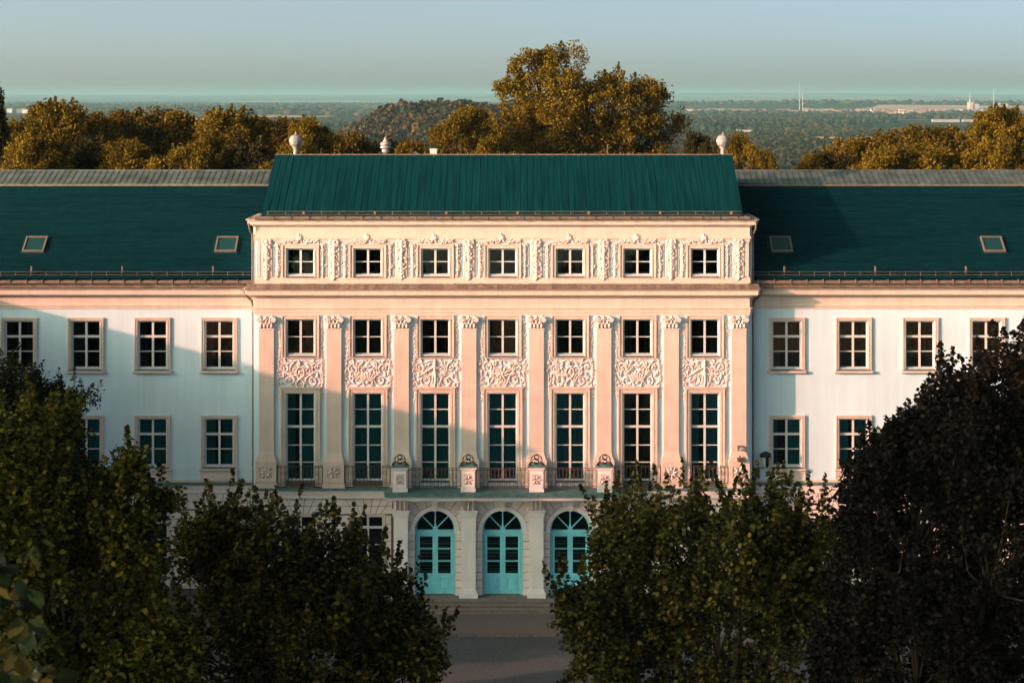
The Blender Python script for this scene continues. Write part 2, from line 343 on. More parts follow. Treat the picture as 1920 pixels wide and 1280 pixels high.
def relief_panel(seed):
    g = random.Random(seed); R = Relief(-1.36, 1.36, -.66, 3.75, .021); H = 1.62; u = g.uniform
    # z=0 bottom of the panel block, block up to 1.62; side garlands up to 3.7, tails to -.6
    kind = seed % 4
    for sd in (-1, 1):
        def mx(P): P = np.array(P, float); P[..., 0] *= sd; return P
        j = lambda a=.03: u(-a, a)
        c1 = (.62 + j(.08), .42 + j(.06)); c2 = (.85 + j(.06), 1.12 + j(.07)); c3 = (.36 + j(.05), 1.02 + j(.1))
        for (c, r, a0, d, w) in ((c1, .34 + j(), 2.2, 1, .062), (c2, .27 + j(), -2.0 + j(.4), -1, .055), (c3, .20 + j(), -1.2, 1, .045)):
            P = spiral(c[0], c[1], r, 1.35, a0 + j(.5), d); R.stroke(mx(P), np.linspace(w * .72, w * .4, len(P)), .11); R.ball(mx([c])[0], .06, .12)
            for k in range(5):
                a = a0 + d * k * 1.15; p = (c[0] + r * math.cos(a), c[1] + r * math.sin(a))
                pm = mx([p])[0]; aa = a + .6 * d
                if sd < 0: aa = PI - aa
                R.leaf(pm, aa, .26 + j(.06), .09, .10, bend=.9 * d * sd, lobes=2)
        R.stroke(mx(bez((.02, .05), (.3, -.05), (.2, .7), (.62, .72))), np.linspace(.07, .03, 14), .10)
        R.stroke(mx(bez((.05, 1.5), (.4, 1.6), (.5, 1.2), (1.0, 1.5))), np.linspace(.05, .03, 14), .09)
        R.stroke(mx(bez((.1, .75), (.4, .6 + j(.2)), (.7, .9), (1.1, .72 + j(.1)))), np.linspace(.055, .02, 14), .09)
        for k in range(44):
            p = (u(.05, 1.24), u(.04, H - .08)); a = u(0, 2 * PI)
            R.leaf(mx([p])[0], a if sd > 0 else PI - a, u(.10, .24), u(.035, .065), u(.06, .12), bend=u(-1, 1) * sd, lobes=g.choice((1, 2, 3)))
        # side garland
        z = 3.62 if sd > 0 else 3.35
        while z > -.5:
            x = 1.13 if z > 1.6 or z < .1 else 1.2
            x += .035 * math.sin(z * 5 + seed)
            P = bez((x, z), (x + .10, z - .08), (x - .1, z - .2), (x, z - .3)); R.stroke(mx(P), np.linspace(.045, .03, len(P)), .08)
            for q in range(3):
                R.leaf(mx([(x + u(-.03, .03), z - .1 * q)])[0], u(-2.4, -.7) if q % 2 else u(-2.4, .4), u(.1, .17), .055, .085, bend=u(-1, 1), lobes=1)
            if g.random() < .35: R.ball(mx([(x + u(-.05, .05), z)])[0], u(.03, .05), .09)
            z -= .26
        for k in range(3): R.leaf(mx([(1.13, -.3 - .1 * k)])[0], -PI / 2 + u(-.4, .4), .2, .07, .09)
    # centre figure
    if kind == 0:
        for k in range(7): a = PI / 2 + (k - 3) * .38; R.leaf((0, .35), a, .5, .12, .12, bend=(k - 3) * -.1)
        R.ball((0, .32), .12, .15)
    elif kind == 1:
        R.stroke(bez((0, 1.5), (-.08, 1.1), (.1, .6), (-.04, .08)), .09, .14); R.ball((.0, 1.28), .1, .15)
        for sd in (-1, 1): R.stroke(bez((0, 1.15), (sd * .3, 1.1), (sd * .5, .85), (sd * .95, .62 if sd < 0 else 1.0)), np.linspace(.06, .035, 14), .13)
        for sd in (-1, 1): R.stroke(bez((sd * .05, .9), (sd * .12, .6), (sd * .2, .4), (sd * .12, .05)), .045, .12)
    elif kind == 2:
        for k in range(8): a = k * PI / 4 + .2; R.leaf((.0, .8), a, .34, .11, .12, lobes=2)
        R.ball((0, .8), .1, .15)
        for k in range(6): R.leaf((0, .1), PI / 2 + (k - 2.5) * .45, .45, .08, .1, lobes=1)
    else:
        th = np.linspace(0, 2 * PI, 26); R.stroke(np.stack([.22 * np.cos(th), .85 + .3 * np.sin(th)], 1), .045, .13)
        R.ball((0, .88), .12, .13); R.leaf((0, 1.2), PI / 2, .3, .12, .12)
        for sd in (-1, 1): R.stroke(bez((0, .5), (sd * .2, .4), (sd * .3, .2), (sd * .12, .05)), .05, .12)
    cut = (np.abs(R.X) < .985) & (R.Z > 1.62); R.H[cut] = 0
    cut = (np.abs(R.X) < 1.06) & (R.Z < .02); R.H[cut] = 0
    return R.mesh('relief_panel', M['stucco'])

def garland(w, h, seed, name='garland', dens=1.0):
    g = random.Random(seed); u = g.uniform; R = Relief(-w / 2 - .05, w / 2 + .05, -.05, h + .05, .02); z = h - .05
    for sd in (-1, 1): R.stroke(spiral(sd * w * .3, h - w * .24, w * .2, 1.2, PI / 2, sd), w * .07, .10)
    R.ball((0, h - w * .25), w * .16, .12)
    while z > .15:
        P = bez((0, z), (w * .25, z - .06), (-w * .25, z - .16), (0, z - .24)); R.stroke(P, w * .09, .10)
        for q in range(int(5 * dens)):
            R.leaf((u(-w * .22, w * .22), z - u(0, .22)), u(0, 2 * PI), u(.1, .2) * w * 1.8, w * .13, u(.06, .11), bend=u(-1.5, 1.5), lobes=1)
        z -= .2
    R.ball((0, .08), w * .1, .09)
    return R.mesh(name, M['stucco'])
def crest(seed):
    g = random.Random(seed); R = Relief(-1.0, 1.0, -.02, .68, .02)
    for sd in (-1, 1):
        for cx, r in ((.28, .13), (.55, .15), (.82, .11)):
            R.stroke(spiral(sd * cx, .17, r, 1.2, g.uniform(0, 6), sd), .04, .11)
            R.leaf((sd * cx, .1), PI / 2 - sd * .6, .26, .09, .1, bend=-sd * .8, lobes=2)
        R.leaf((sd * .9, .1), (0 if sd > 0 else PI), .14, .08, .08)
        for k in range(4): R.leaf((sd * (.15 + k * .2), .04), PI / 2 + g.uniform(-.7, .7), .24, .07, .1, lobes=1)
    for k in range(5): R.leaf((0, .15), PI / 2 + (k - 2) * .35, .4 - abs(k - 2) * .08, .1, .13, lobes=1)
    R.ball((0, .3), .09, .16)
    return R.mesh('window_crest', M['stucco'])
def square_orn(w, h, seed, n=8):
    R = Relief(-w / 2, w / 2, -h / 2, h / 2, .016); g = random.Random(seed)
    for q in range(16): R.leaf((g.uniform(-.4, .4) * w, g.uniform(-.4, .4) * h), g.uniform(0, 6.3), .2, .06, .06, bend=g.uniform(-1, 1), lobes=1)
    for k in range(n):
        a = k * 2 * PI / n; L = min(w, h) * .42
        R.leaf((.03 * math.cos(a), .03 * math.sin(a)), a, L * 1.1, L * .34, .17, bend=.3, lobes=3)
    for sx in (-1, 1):
        for sz in (-1, 1):
            R.stroke(spiral(sx * w * .33, sz * h * .33, w * .12, 1.1, 0, sx * sz), .026, .12)
    R.ball((0, 0), w * .1, .08)
    return R.mesh('carved_ornament', M['stucco'])

# ------------------------------------------------------------ ground, road
def sheet(name, x0, x1, y0, y1, z, m, nx=1, ny=1):
    o = MB().add([(x0, y0, z), (x1, y0, z), (x1, y1, z), (x0, y1, z)], [(0, 1, 2, 3)]).build(name, m); return tag(o, kind='structure')
PLAIN = -47.0
def terr(x, y):
    d = np.hypot(x, y)
    s = np.clip((d - 120) / 420, 0, 1); s = s * s * (3 - 2 * s)
    z = -.30 + (PLAIN + .3) * s
    z = z + 58 * np.exp(-(np.abs(x + 72) / 112) ** 3 - ((y - 1720) / 190) ** 2)          # brown wooded hill
    z = z + 26 * np.exp(-(((y - 9700) / 650) ** 2)) * (.75 + .25 * np.sin(x / 900.)) + 10 * np.exp(-(((y - 4300) / 300) ** 2)) * np.clip(np.sin(x / 420. + .4), 0, 1)
    z = z + np.clip((d - 26000) / 9000, 0, 1) * (75 + 22 * np.sin(x / 5200 + 1) + 14 * np.sin(x / 2300)) * (y > 0)
    z = z + np.where((y > 1500), 6 * np.sin(x / 900.) * np.sin(y / 700.), 0) * np.clip((d - 2500) / 2000, 0, 1)
    return z
rows = np.concatenate([np.linspace(-400, 100, 12), np.linspace(140, 700, 22), np.geomspace(760, 1350, 12), np.linspace(1400, 2100, 24), np.geomspace(2250, 38000, 60)])
us = np.linspace(-1, 1, 161)
us = np.sign(us) * np.abs(us) ** 1.3
TX = np.stack([us * (700 + .75 * max(y, 0)) for y in rows]); TY = np.repeat(rows[:, None], len(us), 1)
TZ = terr(TX, TY)
n0, n1 = TX.shape; idx = np.arange(n0 * n1).reshape(n0, n1)
F = np.stack([idx[:-1, :-1].ravel(), idx[:-1, 1:].ravel(), idx[1:, 1:].ravel(), idx[1:, :-1].ravel()], 1)
tag(link('terrain', npmesh('terrain', np.stack([TX.ravel(), TY.ravel(), TZ.ravel()], 1), F, M['terrain'], True)), kind='structure')
sheet('forecourt_road', -70, 70, -104, -6.42, -.12, M['road'])
sheet('pavement', -70, 70, -6.28, 2.0, 0.0, M['pave'])
b = MB()
kerb_root = tag(bpy.data.objects.new('kerb', None), kind='structure'); COL.objects.link(kerb_root)
kme = MB().bevbox(-.49, .49, -.07, .07, -.14, .012, .012).mesh('kerb_stone', M['kerb'])
for i in range(-9, 10): link('kerb_stone', kme, kerb_root, (i * 1.0 + .3, -6.35, 0))
MB().box(-70, -9.19, -6.42, -6.28, -.14, .01).box(9.79, 70, -6.42, -6.28, -.14, .01).build('kerb_run', M['kerb'], kerb_root)

# ------------------------------------------------------------ THE PALACE
P = thing('palace', 'long baroque palace with teal roofs, white windows and stucco-framed seven-bay centre', 'palace')
PITCH = 3.718; HW = 13.58
bays = [(k - 3) * PITCH for k in range(7)]
pil = [(k - 3.5) * PITCH for k in range(8)]
def Z0(py): return CAMZ - (py - 178) / 34.0
ZG, ZSTR = 0.48, Z0(912)

# windows ----------------------------------------------------
def pane_mesh(w, h): return MB().box(-w / 2, w / 2, 0, .012, 0, h).mesh('pane', M['glass'])
def curtain_mesh(w, h, m, seed):
    g = random.Random(seed); n = 24; vs = []
    for i in range(n + 1):
        x = w * i / n; y = .06 * math.sin(i * 1.9 + g.random()) + .02 * g.random(); vs += [(x, y, 0), (x, y, h)]
    b = MB().add(vs, [(2 * i, 2 * i + 2, 2 * i + 3, 2 * i + 1) for i in range(n)])
    return b.mesh('curtain', m, True)
def make_window(w, h, rows, thick, style, cur, seed, cw=(.5, .5)):
    """origin: bottom centre of the opening on the wall plane. rows: heights from the bottom."""
    b = MB(); fy0, fy1 = .16, .24; fw = .06; mull = .058
    b.ring(-w / 2, w / 2, 0, h, fw, fy0, fy1)
    b.box(-mull, mull, fy0 - .02, fy1 - .01, fw, h - fw)
    z = 0; tot = sum(rows); cuts = []
    for r in rows[:-1]: z += r / tot * h; cuts.append(z)
    for i, c in enumerate(cuts):
        t = .062 if i in thick else .024; yy = fy0 - .045 if i in thick else fy0 + .01
        if i in thick: b.box(-w / 2 + .01, w / 2 - .01, yy, fy1 - .02, c - t, c + t)
        else:
            b.box(-w / 2 + fw, -mull, yy, fy1 - .02, c - t, c + t); b.box(mull, w / 2 - fw, yy, fy1 - .02, c - t, c + t)
    win = b.build('window', M['frame'])
    zz = [0] + cuts + [h]
    for i in range(len(zz) - 1):
        a = zz[i] + (fw if i == 0 else (.062 if i - 1 in thick else .024)); e = zz[i + 1] - (fw if i == len(zz) - 2 else (.062 if i in thick else .024))
        pw = w / 2 - fw - mull; me = pane_mesh(pw + .01, e - a + .01)
        for sx in (-1, 1): link('pane', me, win, (sx * (mull + pw / 2), fy0 + .045, a - .005))
    # surround
    s = MB(); ow = .27 if style != 'wing' else .21
    if style == 'french':
        s.ring(-w / 2 - .31, w / 2 + .31, -.15, h + .29, .29, -.07, .04, False); s.ring(-w / 2 - .31, w / 2 + .31, -.15, h + .29, .08, -.13, -.068, False)
        s.ring(-w / 2 - .14, w / 2 + .14, -.14, h + .12, .05, -.10, -.068, False)
        s.box(-w / 2 - .36, w / 2 + .36, -.17, .03, h + .292, h + .36)
    else:
        bt = -.12
        s.ring(-w / 2 - ow, w / 2 + ow, bt, h + ow, ow - .02, -.06, .04, False)
        s.ring(-w / 2 - ow, w / 2 + ow, bt, h + ow, .07, -.115, -.058, False)
        s.ring(-w / 2 - .09, w / 2 + .09, bt, h + .09, .045, -.09, -.058, False)
    s.build('surround', M['trim'], win)
    # sill
    s = MB()
    if style == 'wing':
        s.bevbox(-w / 2 - .3, w / 2 + .3, -.22, .05, -.27, -.13, .04); s.build('sill', M['trim'], win)
        MB().add([(-w / 2 - .2, -.2, -.118), (w / 2 + .2, -.2, -.118), (w / 2, .16, .01), (-w / 2, .16, .01), (-w / 2 - .2, -.2, -.128), (w / 2 + .2, -.2, -.128), (w / 2, .16, -.12), (-w / 2, .16, -.12)],
                 [(0, 1, 2, 3), (4, 5, 1, 0), (5, 6, 2, 1), (7, 4, 0, 3)]).build('sill_flashing', M['sillm'], win)
    elif style == 'attic':
        MB().add([(-w / 2 - .05, -.12, -.118), (w / 2 + .05, -.12, -.118), (w / 2, .16, .02), (-w / 2, .16, .02), (-w / 2 - .05, -.12, -.15), (w / 2 + .05, -.12, -.15), (w / 2, .16, -.15), (-w / 2, .16, -.15)],
                 [(0, 1, 2, 3), (4, 5, 1, 0), (5, 6, 2, 1), (7, 4, 0, 3)]).build('sill', M['gutter'], win)
        s.box(-w / 2 - ow, w / 2 + ow, -.10, .04, -.20, -.152); s.build('sill_moulding', M['trim'], win)
    else:
        s.box(-w / 2 - .1, w / 2 + .1, -.03, .2, -.12, -.002); s.build('sill', M['sillm'], win)
    if style == 'wingapron':
        pass
    for sx, c in zip((-1, 1), cw):
        if c > .02:
            me = curtain_mesh(w * c, h - .02, cur, seed + sx)
            o = link('curtain', me, win, (-w / 2 if sx < 0 else w / 2 - w * c, .33, 0))
    return win
def place(proto, x, y, z, first=[None]):
    c = copy_tree(proto, P); c.location = (x, y, z); return c
protos = []
WCX = [15.84 + PITCH * k for k in range(4)]
WY = 1.3
def wz(py): return CAMZ - (py - 178) / 33.6
holes_c, holes_w = [], []
def var_win(*a, vs):
    r = []
    for (cur, cw, sd) in vs:
        r.append(make_window(*a, M[cur], sd, cw))
    protos.extend(r); return r
at = var_win(1.50, 1.44, [1, 1], [], 'attic', vs=[('curb', (.0, .0), 1), ('curb', (.35, 0), 2), ('curb', (.3, .3), 3)])
up = var_win(1.54, 1.92, [1, 1], [], 'attic', vs=[('curb', (.3, .25), 4), ('curb', (.0, .3), 5), ('curb', (.45, .4), 6)])
fr = var_win(1.56, 4.80, [33, 32, 35, 32, 31], [2], 'french', vs=[('curt', (.3, .5), 7), ('curt', (.5, .5), 8), ('curt', (.5, .42), 9), ('curb', (.3, .3), 10)])
wu = var_win(1.58, 2.62, [31, 28, 29], [1], 'wing', vs=[('curb', (.25, .3), 11), ('curb', (.3, .3), 12), ('curb', (.5, .2), 13)])
wl = var_win(1.58, 2.62, [31, 28, 29], [1], 'wing', vs=[('curt', (.35, .4), 14), ('curt', (.5, .5), 15), ('curt', (.2, .45), 16)])
ZAT, ZUP, ZFR = Z0(515.5), Z0(664.5), Z0(900)
for k, x in enumerate(bays):
    place(at[(k * 2) % 3], x, 0, ZAT); holes_c.append((x - .75, x + .75, ZAT, ZAT + 1.44))
    place(up[(k + 1) % 3], x, 0, ZUP); holes_c.append((x - .77, x + .77, ZUP, ZUP + 1.92))
    place(fr[[0, 1, 2, 2, 1, 3, 0][k]], x, 0, ZFR); holes_c.append((x - .78, x + .78, ZFR, ZFR + 4.8))
ZWU, ZWL = wz(690), wz(873)
for sd in (-1, 1):
    for k, xx in enumerate(WCX):
        x = xx * sd
        place(wu[(k + (sd > 0)) % 3], x, WY, ZWU); holes_w.append((x - .79, x + .79, ZWU, ZWU + 2.62))
        o = place(wl[(k + (sd > 0) * 2) % 3], x, WY, ZWL); holes_w.append((x - .79, x + .79, ZWL, ZWL + 2.62))
# ground floor windows: centre block outer bays, wings
gw = make_window(1.68, 3.6, [40, 38, 38, 24], [2], 'french', M['dark'], 20, (0, 0)); protos.append(gw)
for ch in gw.children:
    if ch.name.startswith('surround'):
        ch.data = MB().ring(-.98, .98, -.1, 3.74, .13, -.06, .1, False).mesh('surround', M['trim'])
ZGW = Z0(1090)
gxs = [bays[0], bays[1], bays[5], bays[6]]
holes_g = []
for x in gxs: place(gw, x, -.05, ZGW); holes_g.append((x - .84, x + .84, ZGW, ZGW + 3.6))
holes_gw = []
for sd in (-1, 1):
    for xx in WCX: place(gw, sd * xx, WY - .05, ZGW); holes_gw.append((sd * xx - .84, sd * xx + .84, ZGW, ZGW + 3.6))
for p_ in protos:
    for ch in list(p_.children): bpy.data.objects.remove(ch)
    bpy.data.objects.remove(p_)

# walls ------------------------------------------------------
b = MB(); grid_wall(b, -HW, HW, ZSTR, Z0(447), holes_c, 0, .45); b.build('facade_wall', M['wall'], P)
b = MB()
for sd in (-1, 1):     # set-back corner strips and gable sides
    xa, xb = (HW - .02, HW + .20); x0, x1 = (xa, xb) if sd > 0 else (-xb, -xa)
    b.box(x0, x1, .35, 11.5, 0, 21.0)
    x0, x1 = (13.0, 13.24) if sd > 0 else (-13.24, -13.0)
    b.add([(x0, .1, 20.9), (x0, 11.1, 20.9), (x0, 5.5, 24.45), (x1, .1, 20.9), (x1, 11.1, 20.9), (x1, 5.5, 24.45)], [(0, 1, 2), (5, 4, 3), (0, 2, 5, 3), (2, 1, 4, 5)])
b.build('side_wall', M['wing'], P)
MB().box(-HW, HW, 11.0, 11.45, 0, 21.0).build('rear_wall', M['wing'], P)
b = MB()
for sd in (-1, 1):
    h = [q for q in holes_w if q[0] * sd > 0]; hg = [q for q in holes_gw if q[0] * sd > 0]
    x0, x1 = (HW + .2, 33.6) if sd > 0 else (-33.6, -HW - .2)
    bb = MB(); grid_wall(bb, x0, x1, ZSTR, 17.3, h, WY, WY + .45); bb.build('wing_wall', M['wing'], P)
    bb = MB(); grid_wall(bb, x0, x1, 0, ZSTR, hg, WY - .02, WY + .43); bb.build('ground_floor_wall', M['stoneback'], P)
    MB().box(x0, x1, 12.9, 13.3, 0, 17.3).build('rear_wall', M['wing'], P)
xp = 1.5 * PITCH + .45
for (x0, x1) in ((-HW, -xp), (xp, HW)):
    bb = MB(); hg = [q for q in holes_g if x0 < q[0] < x1]; grid_wall(bb, x0, x1, 0, ZSTR, hg, -.03, .42); bb.build('ground_floor_wall', M['stoneback'], P)
# rooms behind the windows: floors and a dark inner wall
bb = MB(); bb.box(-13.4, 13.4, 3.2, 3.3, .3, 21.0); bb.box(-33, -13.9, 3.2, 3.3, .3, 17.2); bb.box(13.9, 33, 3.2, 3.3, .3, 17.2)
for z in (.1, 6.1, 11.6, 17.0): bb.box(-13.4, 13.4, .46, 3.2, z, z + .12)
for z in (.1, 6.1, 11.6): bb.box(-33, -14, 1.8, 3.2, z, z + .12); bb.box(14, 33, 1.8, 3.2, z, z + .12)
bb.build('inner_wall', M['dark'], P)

# cornices ---------------------------------------------------
def moul(name, prof, m='trim', x=HW, y=0, yb=11.4): return MB().sweep(prof, -x, x, y, yb).build(name, M[m], P)
z = Z0
att = [(.0, z(453)), (.05, z(452.5)), (.05, z(449)), (.10, z(447.5)), (.10, z(443.5)), (.04, z(442.5)), (.04, z(426)), (.08, z(425)), (.14, z(423)), (.14, z(422)), (.30, z(421.2)), (.32, z(419.8)), (.33, z(415)), (.38, z(413.4)), (.42, z(411.5)), (.42, z(411))]
moul('attic_cornice', att)
moul('attic_plinth', [(0, z(531)), (.07, z(531)), (.07, z(521)), (.03, z(519.5)), (0, z(519))])
mainc = [(0, z(591)), (.05, z(590.5)), (.05, z(586)), (.08, z(585.5)), (.08, z(580)), (.12, z(578.5)), (.12, z(577)), (.04, z(576)), (.04, z(559.5)), (.09, z(558)), (.17, z(555)), (.17, z(554)), (.44, z(552.3)), (.45, z(551)), (.46, z(544.5)), (.52, z(542.2)), (.56, z(540.5)), (.56, z(540))]
moul('main_cornice', mainc)
for sd in (-1, 1):
    MB().sweep(mainc, *( (HW - .3, HW + .17) if sd > 0 else (-HW - .17, -HW + .3)), .35, 8).build('cornice_return', M['trim'], P)
    MB().sweep(att, *( (HW - .3, HW + .17) if sd > 0 else (-HW - .17, -HW + .3)), .35, 8).build('cornice_return', M['trim'], P)
# cover slates on the main cornice
b = MB()
n = 104; x0 = -HW - .55
for i in range(n):
    xa = x0 + i * (2 * HW + 1.1) / n; xb = x0 + (i + 1) * (2 * HW + 1.1) / n - .012; dz = rnd.uniform(0, .012)
    y0 = -.60; y1 = .06
    b.add([(xa, y0, z(539.8) + dz), (xb, y0, z(539.8) + dz), (xb, y1, z(532) + dz), (xa, y1, z(532) + dz), (xa, y0, z(539.8) - .02), (xb, y0, z(539.8) - .02), (xb, y1, z(540)), (xa, y1, z(540))],
          [(0, 1, 2, 3), (4, 5, 1, 0), (5, 6, 2, 1), (7, 4, 0, 3)])
tag(b.build('cornice_slates', M['tile'], P), kind='stuff')
# wing cornices
for sd in (-1, 1):
    wc = [(0, wz(579)), (.05, wz(578.5)), (.05, wz(575)), (.09, wz(573.5)), (.09, wz(571)), (.03, wz(570)), (.03, wz(557)), (.10, wz(555)), (.16, wz(553.5)), (.42, wz(551.5)), (.45, wz(550)), (.46, wz(543)), (.54, wz(540.5)), (.56, wz(539.5))]
    x0, x1 = (HW + .2, 33.5) if sd > 0 else (-33.5, -HW - .2)
    k = len(wc); vs = []
    for o_, z_ in wc: vs += [(x0, WY - o_, z_), (x1, WY - o_, z_)]
    fs = [(2 * i, 2 * i + 1, 2 * i + 3, 2 * i + 2) for i in range(k - 1)]
    MB().add(vs, fs).box(x0, x1, WY - .5, WY + .45, wz(539.5), wz(539.5) + .02).build('wing_cornice', M['trim'], P)
    # string course
    bb = MB(); bb.box(x0, x1, WY - .22, WY + .02, ZSTR - .14, ZSTR + .0); bb.build('ledge', M['ledge'], P)
    bb = MB(); bb.box(x0, x1, WY - .14, WY, ZSTR - .36, ZSTR - .142); bb.box(x0, x1, WY - .09, WY, ZSTR - .5, ZSTR - .362); bb.box(x0, x1, WY - .13, WY, ZSTR - .6, ZSTR - .502); bb.build('string_course', M['stone'], P)
    MB().box(x0, x1, WY - .05, WY + .0, ZSTR + .002, ZSTR + .14).build('wall_base_moulding', M['trim'], P)
    for xx in WCX:   # aprons under the lower windows
        x = xx * sd; bb = MB()
        bb.box(x - 1.0, x + 1.0, WY - .10, WY - .001, ZSTR + .142, ZWL - .272); bb.ring(x - 1.03, x + 1.03, ZSTR + .1, ZWL - .28, .09, WY - .135, WY - .08)
        bb.ring(x - .86, x + .86, ZSTR + .28, ZWL - .36, .02, WY - .125, WY - .09)
        bb.build('window_apron', M['stucco'], P)
for (x0, x1) in ((-HW - .25, -xp - .35), (xp + .35, HW + .25)):
    MB().box(x0, x1, -.34, .0, ZSTR - .16, ZSTR - .02).build('ledge', M['ledge'], P)
    bb = MB(); bb.box(x0 + .04, x1 - .04, -.26, 0, ZSTR - .36, ZSTR - .162); bb.box(x0 + .08, x1 - .08, -.20, 0, ZSTR - .52, ZSTR - .362); bb.box(x0 + .05, x1 - .05, -.24, 0, ZSTR - .6, ZSTR - .522)
    bb.build('string_course', M['stone'], P)

# pilasters --------------------------------------------------
cap = Relief(-.47, .47, -.02, .74, .018)
for sx in (-1, 1):
    cap.stroke(spiral(sx * .30, .55, .15, 1.4, PI / 2, -sx), .045, .17)
for x in (-.3, -.1, .1, .3): cap.leaf((x, .02), PI / 2, .30, .13, .10, bend=0, lobes=2)
for x in (-.2, 0, .2): cap.leaf((x, .22), PI / 2, .26, .12, .12, bend=0, lobes=2)
for k in range(5): cap.leaf((0, .5), PI / 2 + (k - 2) * .6, .16, .1, .15, lobes=1)
cap.ball((0, .62), .09, .17)
capm = cap.mesh('capital_carving', M['stucco'])
orn = [square_orn(.62, .70, 3, 8), square_orn(.62, .70, 5, 6)]
shaft_top, shaft_bot, ped_top = z(617), z(853), z(866)
for k, x in enumerate(pil):
    b = MB(); b.box(x - .41, x + .41, -.16, .02, shaft_bot, shaft_top)
    pl = b.build('pilaster', M['trim'], P)
    b = MB(); b.sweep([(0, shaft_top), (.035, shaft_top), (.035, shaft_top + .05), (0, shaft_top + .06), (0, z(600)), (.05, z(597)), (.07, z(595)), (.07, z(593.2)), (.02, z(592.8))], x - .42, x + .42, -.165, .02)
    for sx in (-1, 1):
        pts = [(x + sx * (.38 + .0), -.20 - .03 * j, z(598)) for j in (0, 1)]
        b.tube([(x + sx * .40, -.32, z(598.5)), (x + sx * .40, .0, z(598.5))], .14, 12)
    cp = b.build('capital', M['stucco'], pl)
    link('capital_carving', capm, pl, (x, -.185, z(617) + .03))
    b = MB(); b.sweep([(0, z(866)), (.17, z(866)), (.17, z(862)), (.12, z(861)), (.12, z(858.5)), (.08, z(857.5)), (.08, z(855)), (.045, z(854)), (.03, z(850)), (0, z(846))], x - .41, x + .41, -.16, .02)
    b.build('base', M['trim'], pl)
    b = MB(); b.box(x - .57, x + .57, -.28, .02, ZSTR - .02, z(866.2))
    b.box(x - .63, x + .63, -.34, .02, ZSTR - .018, z(903)); b.ring(x - .57, x + .57, z(901), z(866.2), .21, -.36, -.279)
    b.ring(x - .36, x + .36, z(901) + .21, z(866.2) - .21, .035, -.33, -.279)
    b.build('pedestal', M['trim'], pl)
    link('carved_ornament', orn[k % 2], pl, (x, -.285, (z(901) + z(866.2)) / 2))

# reliefs ----------------------------------------------------
for k, x in enumerate(bays): link('relief_panel', relief_panel(11 + k), P, (x, 0, z(727) + .0))
gar_c = [garland(.62, 2.2, s, 'garland', 1.6) for s in (1, 2, 3)]; gar_s = [garland(.36, 1.85, s, 'garland') for s in (4, 5, 6)]; cr = [crest(s) for s in (1, 2, 3)]
for k, x in enumerate(bays):
    link('window_crest', cr[k % 3], P, (x, -.04, ZAT + 1.44 + .27))
    for sx in (-1, 1): 
        link('garland', gar_s[(k + (sx > 0)) % 3], P, (x + sx * 1.24, -.03, z(519.5)))
        MB().ring(x + sx * 1.24 - .22, x + sx * 1.24 + .22, z(518.5), z(455), .03, -.03, .01).build('stucco_strip', M['trim'], P)
for k, x in enumerate(pil):
    xx = max(-HW + .52, min(HW - .52, x))
    MB().box(xx - .3, xx + .3, -.06, .01, z(518.5), z(453.5)).build('stucco_strip', M['trim'], P)
    link('garland', gar_c[k % 3], P, (xx, -.06, z(526) + .08))
for sd in (-1, 1): MB().box(sd * (HW - .12) - .1, sd * (HW - .12) + .1, -.05, .01, z(518.5), z(453.5)).build('corner_strip', M['trim'], P)

# balcony and porch ------------------------------------------
SLB = 6.36
b = MB(); b.box(-6.42, 6.42, -1.65, -.0, SLB - .20, SLB)
b.add([(-6.42, -.02, SLB + .001), (6.42, -.02, SLB + .001), (6.42, -.02, SLB + .07), (-6.42, -.02, SLB + .07), (-6.42, -1.6, SLB + .002), (6.42, -1.6, SLB + .002)], [(4, 5, 2, 3), (0, 4, 3), (5, 1, 2)])
b.build('balcony_slab', M['ledge'], P)
MB().sweep([(-.9, SLB - .62), (-.62, SLB - .62), (-.6, SLB - .52), (-.05, SLB - .44), (.0, SLB - .42), (.02, SLB - .30), (.06, SLB - .26), (.06, SLB - .205)], -6.28, 6.28, -1.45, 0).build('porch_cornice', M['ptrim'], P)
pier_x = [(-1.5 + k) * PITCH for k in range(4)]
# S monogram ornaments + pedestals at the balcony edge
def monogram(cx, y, z0, mirror):
    b = MB(); th = [i * 2 * PI / 24 for i in range(25)]
    b.tube([(cx + .25 * math.cos(t), y, z0 + .36 + .27 * math.sin(t)) for t in th], .016, 6, False)
    def S_(s, dx): return [(cx + s * (.13 * math.sin(t * 1.5) + dx), y - .02, z0 + .36 - .19 * math.cos(t)) for t in [i * PI / 14 for i in range(15)]]
    sp = []
    for i in range(21):
        t = i / 20; a = -PI * 1.3 + 2.6 * PI * t
        sp.append((t, a))
    s = -1 if mirror else 1
    pts = [(.12, .50), (.06, .57), (-.06, .57), (-.13, .50), (-.10, .42), (0, .36), (.10, .30), (.13, .22), (.06, .15), (-.06, .15), (-.12, .22)]
    b.tube([(cx + s * p[0], y - .03, z0 + p[1]) for p in pts], .034, 6)
    pts = [(.18, .47), (.10, .40), (.03, .30), (-.04, .30), (-.11, .38), (-.18, .30)]
    b.tube([(cx + s * p[0], y + .01, z0 + p[1]) for p in pts], .026, 6)
    for sx in (-1, 1):
        b.tube([(cx + sx * .20, y, z0 + .20), (cx + sx * .32, y, z0 + .18), (cx + sx * .36, y, z0 + .06), (cx + sx * .30, y, z0 - .02)], [.03, .045, .055, .02], 6)
        b.tube([(cx + sx * .24, y, z0 + .5), (cx + sx * .32, y, z0 + .34), (cx + sx * .27, y, z0 + .15)], .02, 6)
        b.tube([(cx + sx * .36, y - .02, z0 + .14), (cx + sx * .44, y - .02, z0 + .02)], [.05, .015], 6)
    return b.build('monogram_ornament', M['black'], P, True)
orn2 = square_orn(.42, .56, 9, 5)
